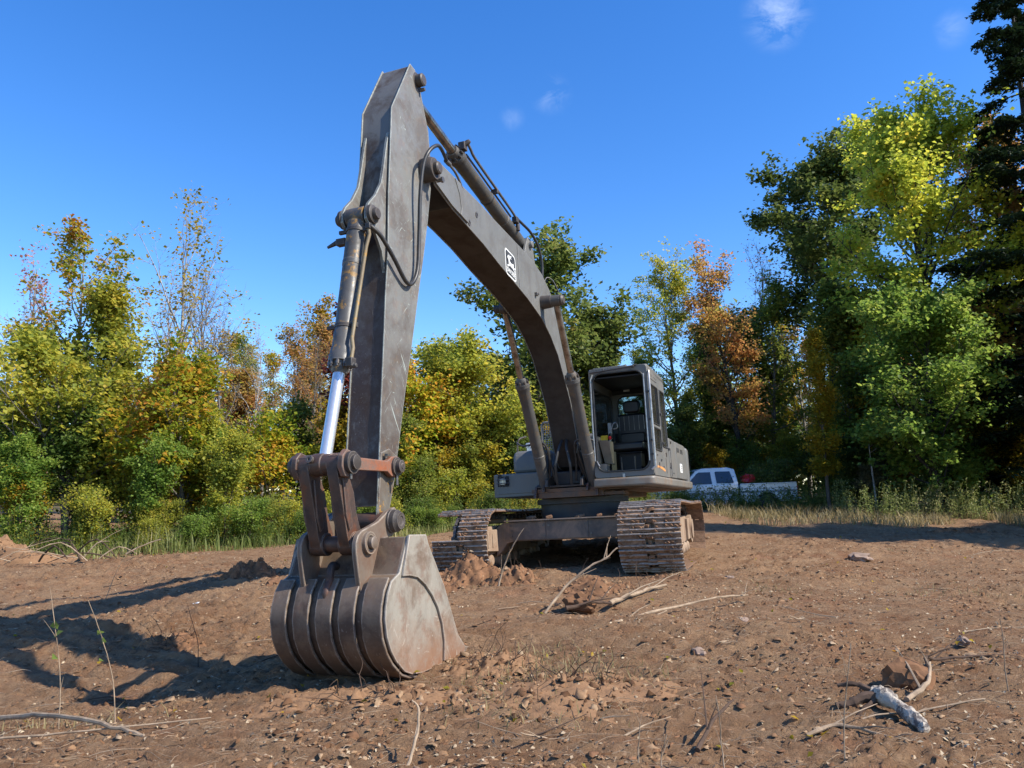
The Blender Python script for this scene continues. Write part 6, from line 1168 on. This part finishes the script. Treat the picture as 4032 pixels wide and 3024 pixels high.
V, F = lumps(78000, .004, .028, np.random.default_rng(31)); tag(link('soil_clods', fastmesh('soil_clods', V, F), M['soilobj']), 'loose brown crumbs and clods strewn over the soil', kind='stuff')
V, F = lumps(16000, .004, .028, np.random.default_rng(32)); tag(link('dark_clods', fastmesh('dark_clods', V, F), M['wetsoil']), 'darker moist crumbs of soil', kind='stuff')
V, F = lumps(1200, .004, .014, np.random.default_rng(33)); tag(link('pebbles', fastmesh('pebbles', V, F), M['rock']), 'pebbles scattered over the soil', kind='stuff')
rg = np.random.default_rng(34); n = 16000; X, Y = ground_pts(n, rg); keep = rg.random(n) < np.clip(vn(X * .9 + 13, Y * .9 + 40) * 1.6 - .35, .1, 1); X, Y = X[keep], Y[keep]
Zg = gbase(X, Y) + gdetail(X, Y) * np.clip((34 - Y) / 8, .2, 1) + .008; LV, LF = leaves_np(np.stack([X, Y, Zg], 1), .026, rg, 1.0, .6); tag(link('leaf_litter', fastmesh('leaf_litter', LV, LF), simple('pale_litter', (.42, .33, .21), .8, 0, .5, 3, 0, c2=(.20, .12, .07), amt=.8)), 'pale crumbs of dead leaf and bark on the soil', kind='stuff')
n = 260; X, Y = ground_pts(n, rg); Zg = gbase(X, Y) + .02; LV, LF = leaves_np(np.stack([X, Y, Zg + .01], 1), .05, rg, .8, .7); tag(link('fallen_leaves', fastmesh('fallen_leaves', LV, LF), LM['gold']), 'fallen green and yellow leaves on the soil', kind='stuff')
segs = []; X, Y = ground_pts(7500, rg, pw=1.5)
for x, y in zip(X, Y):
    a = rg.normal(0, .6) + (math.pi if rg.random() < .5 else 0); l = rg.gamma(2.2, .035); z = float(gbase(x, y)) + float(gdetail(np.array([x]), np.array([y]))[0]) + .004; segs.append((np.array([[x, y, z], [x + math.cos(a) * l * .5, y + math.sin(a) * l * .5, z + rg.uniform(0, .022)], [x + math.cos(a) * l, y + math.sin(a) * l, z + rg.uniform(-.01, .03)]]), [.0018, .0016, .001]))
V, F = tubes_np(segs, 3); tag(link('twig_litter', fastmesh('twig_litter', V, F), M['stick']), 'small broken twigs and straws scattered over the soil', kind='stuff')
# tufts of dry grass: right of the bucket, bottom centre, by the shade line
P = []
for (x, y, sx, sy, n) in [(.25, 5.5, .45, .35, 500), (.1, 6.3, .3, .3, 260), (-.05, 5.0, .25, .2, 220), (3.0, 8.9, .25, .15, 150), (5.7, 13.3, .5, .3, 300), (2.7, 9.2, .3, .2, 120), (-3.3, 5.9, .5, .25, 160), (5.0, 8.6, .5, .35, 260), (-.5, 10.2, .6, .3, 220)]:
    P.append(np.stack([rg.normal(x, sx, n), rg.normal(y, sy, n)], 1))
P = np.concatenate(P); V, F = blades(len(P), P, .03, .13, .004, rg, 1.6); tag(link('dry_tufts', fastmesh('dry_tufts', V, F), LM['dry']), 'flattened dry grass tufts lying on the soil', kind='stuff')
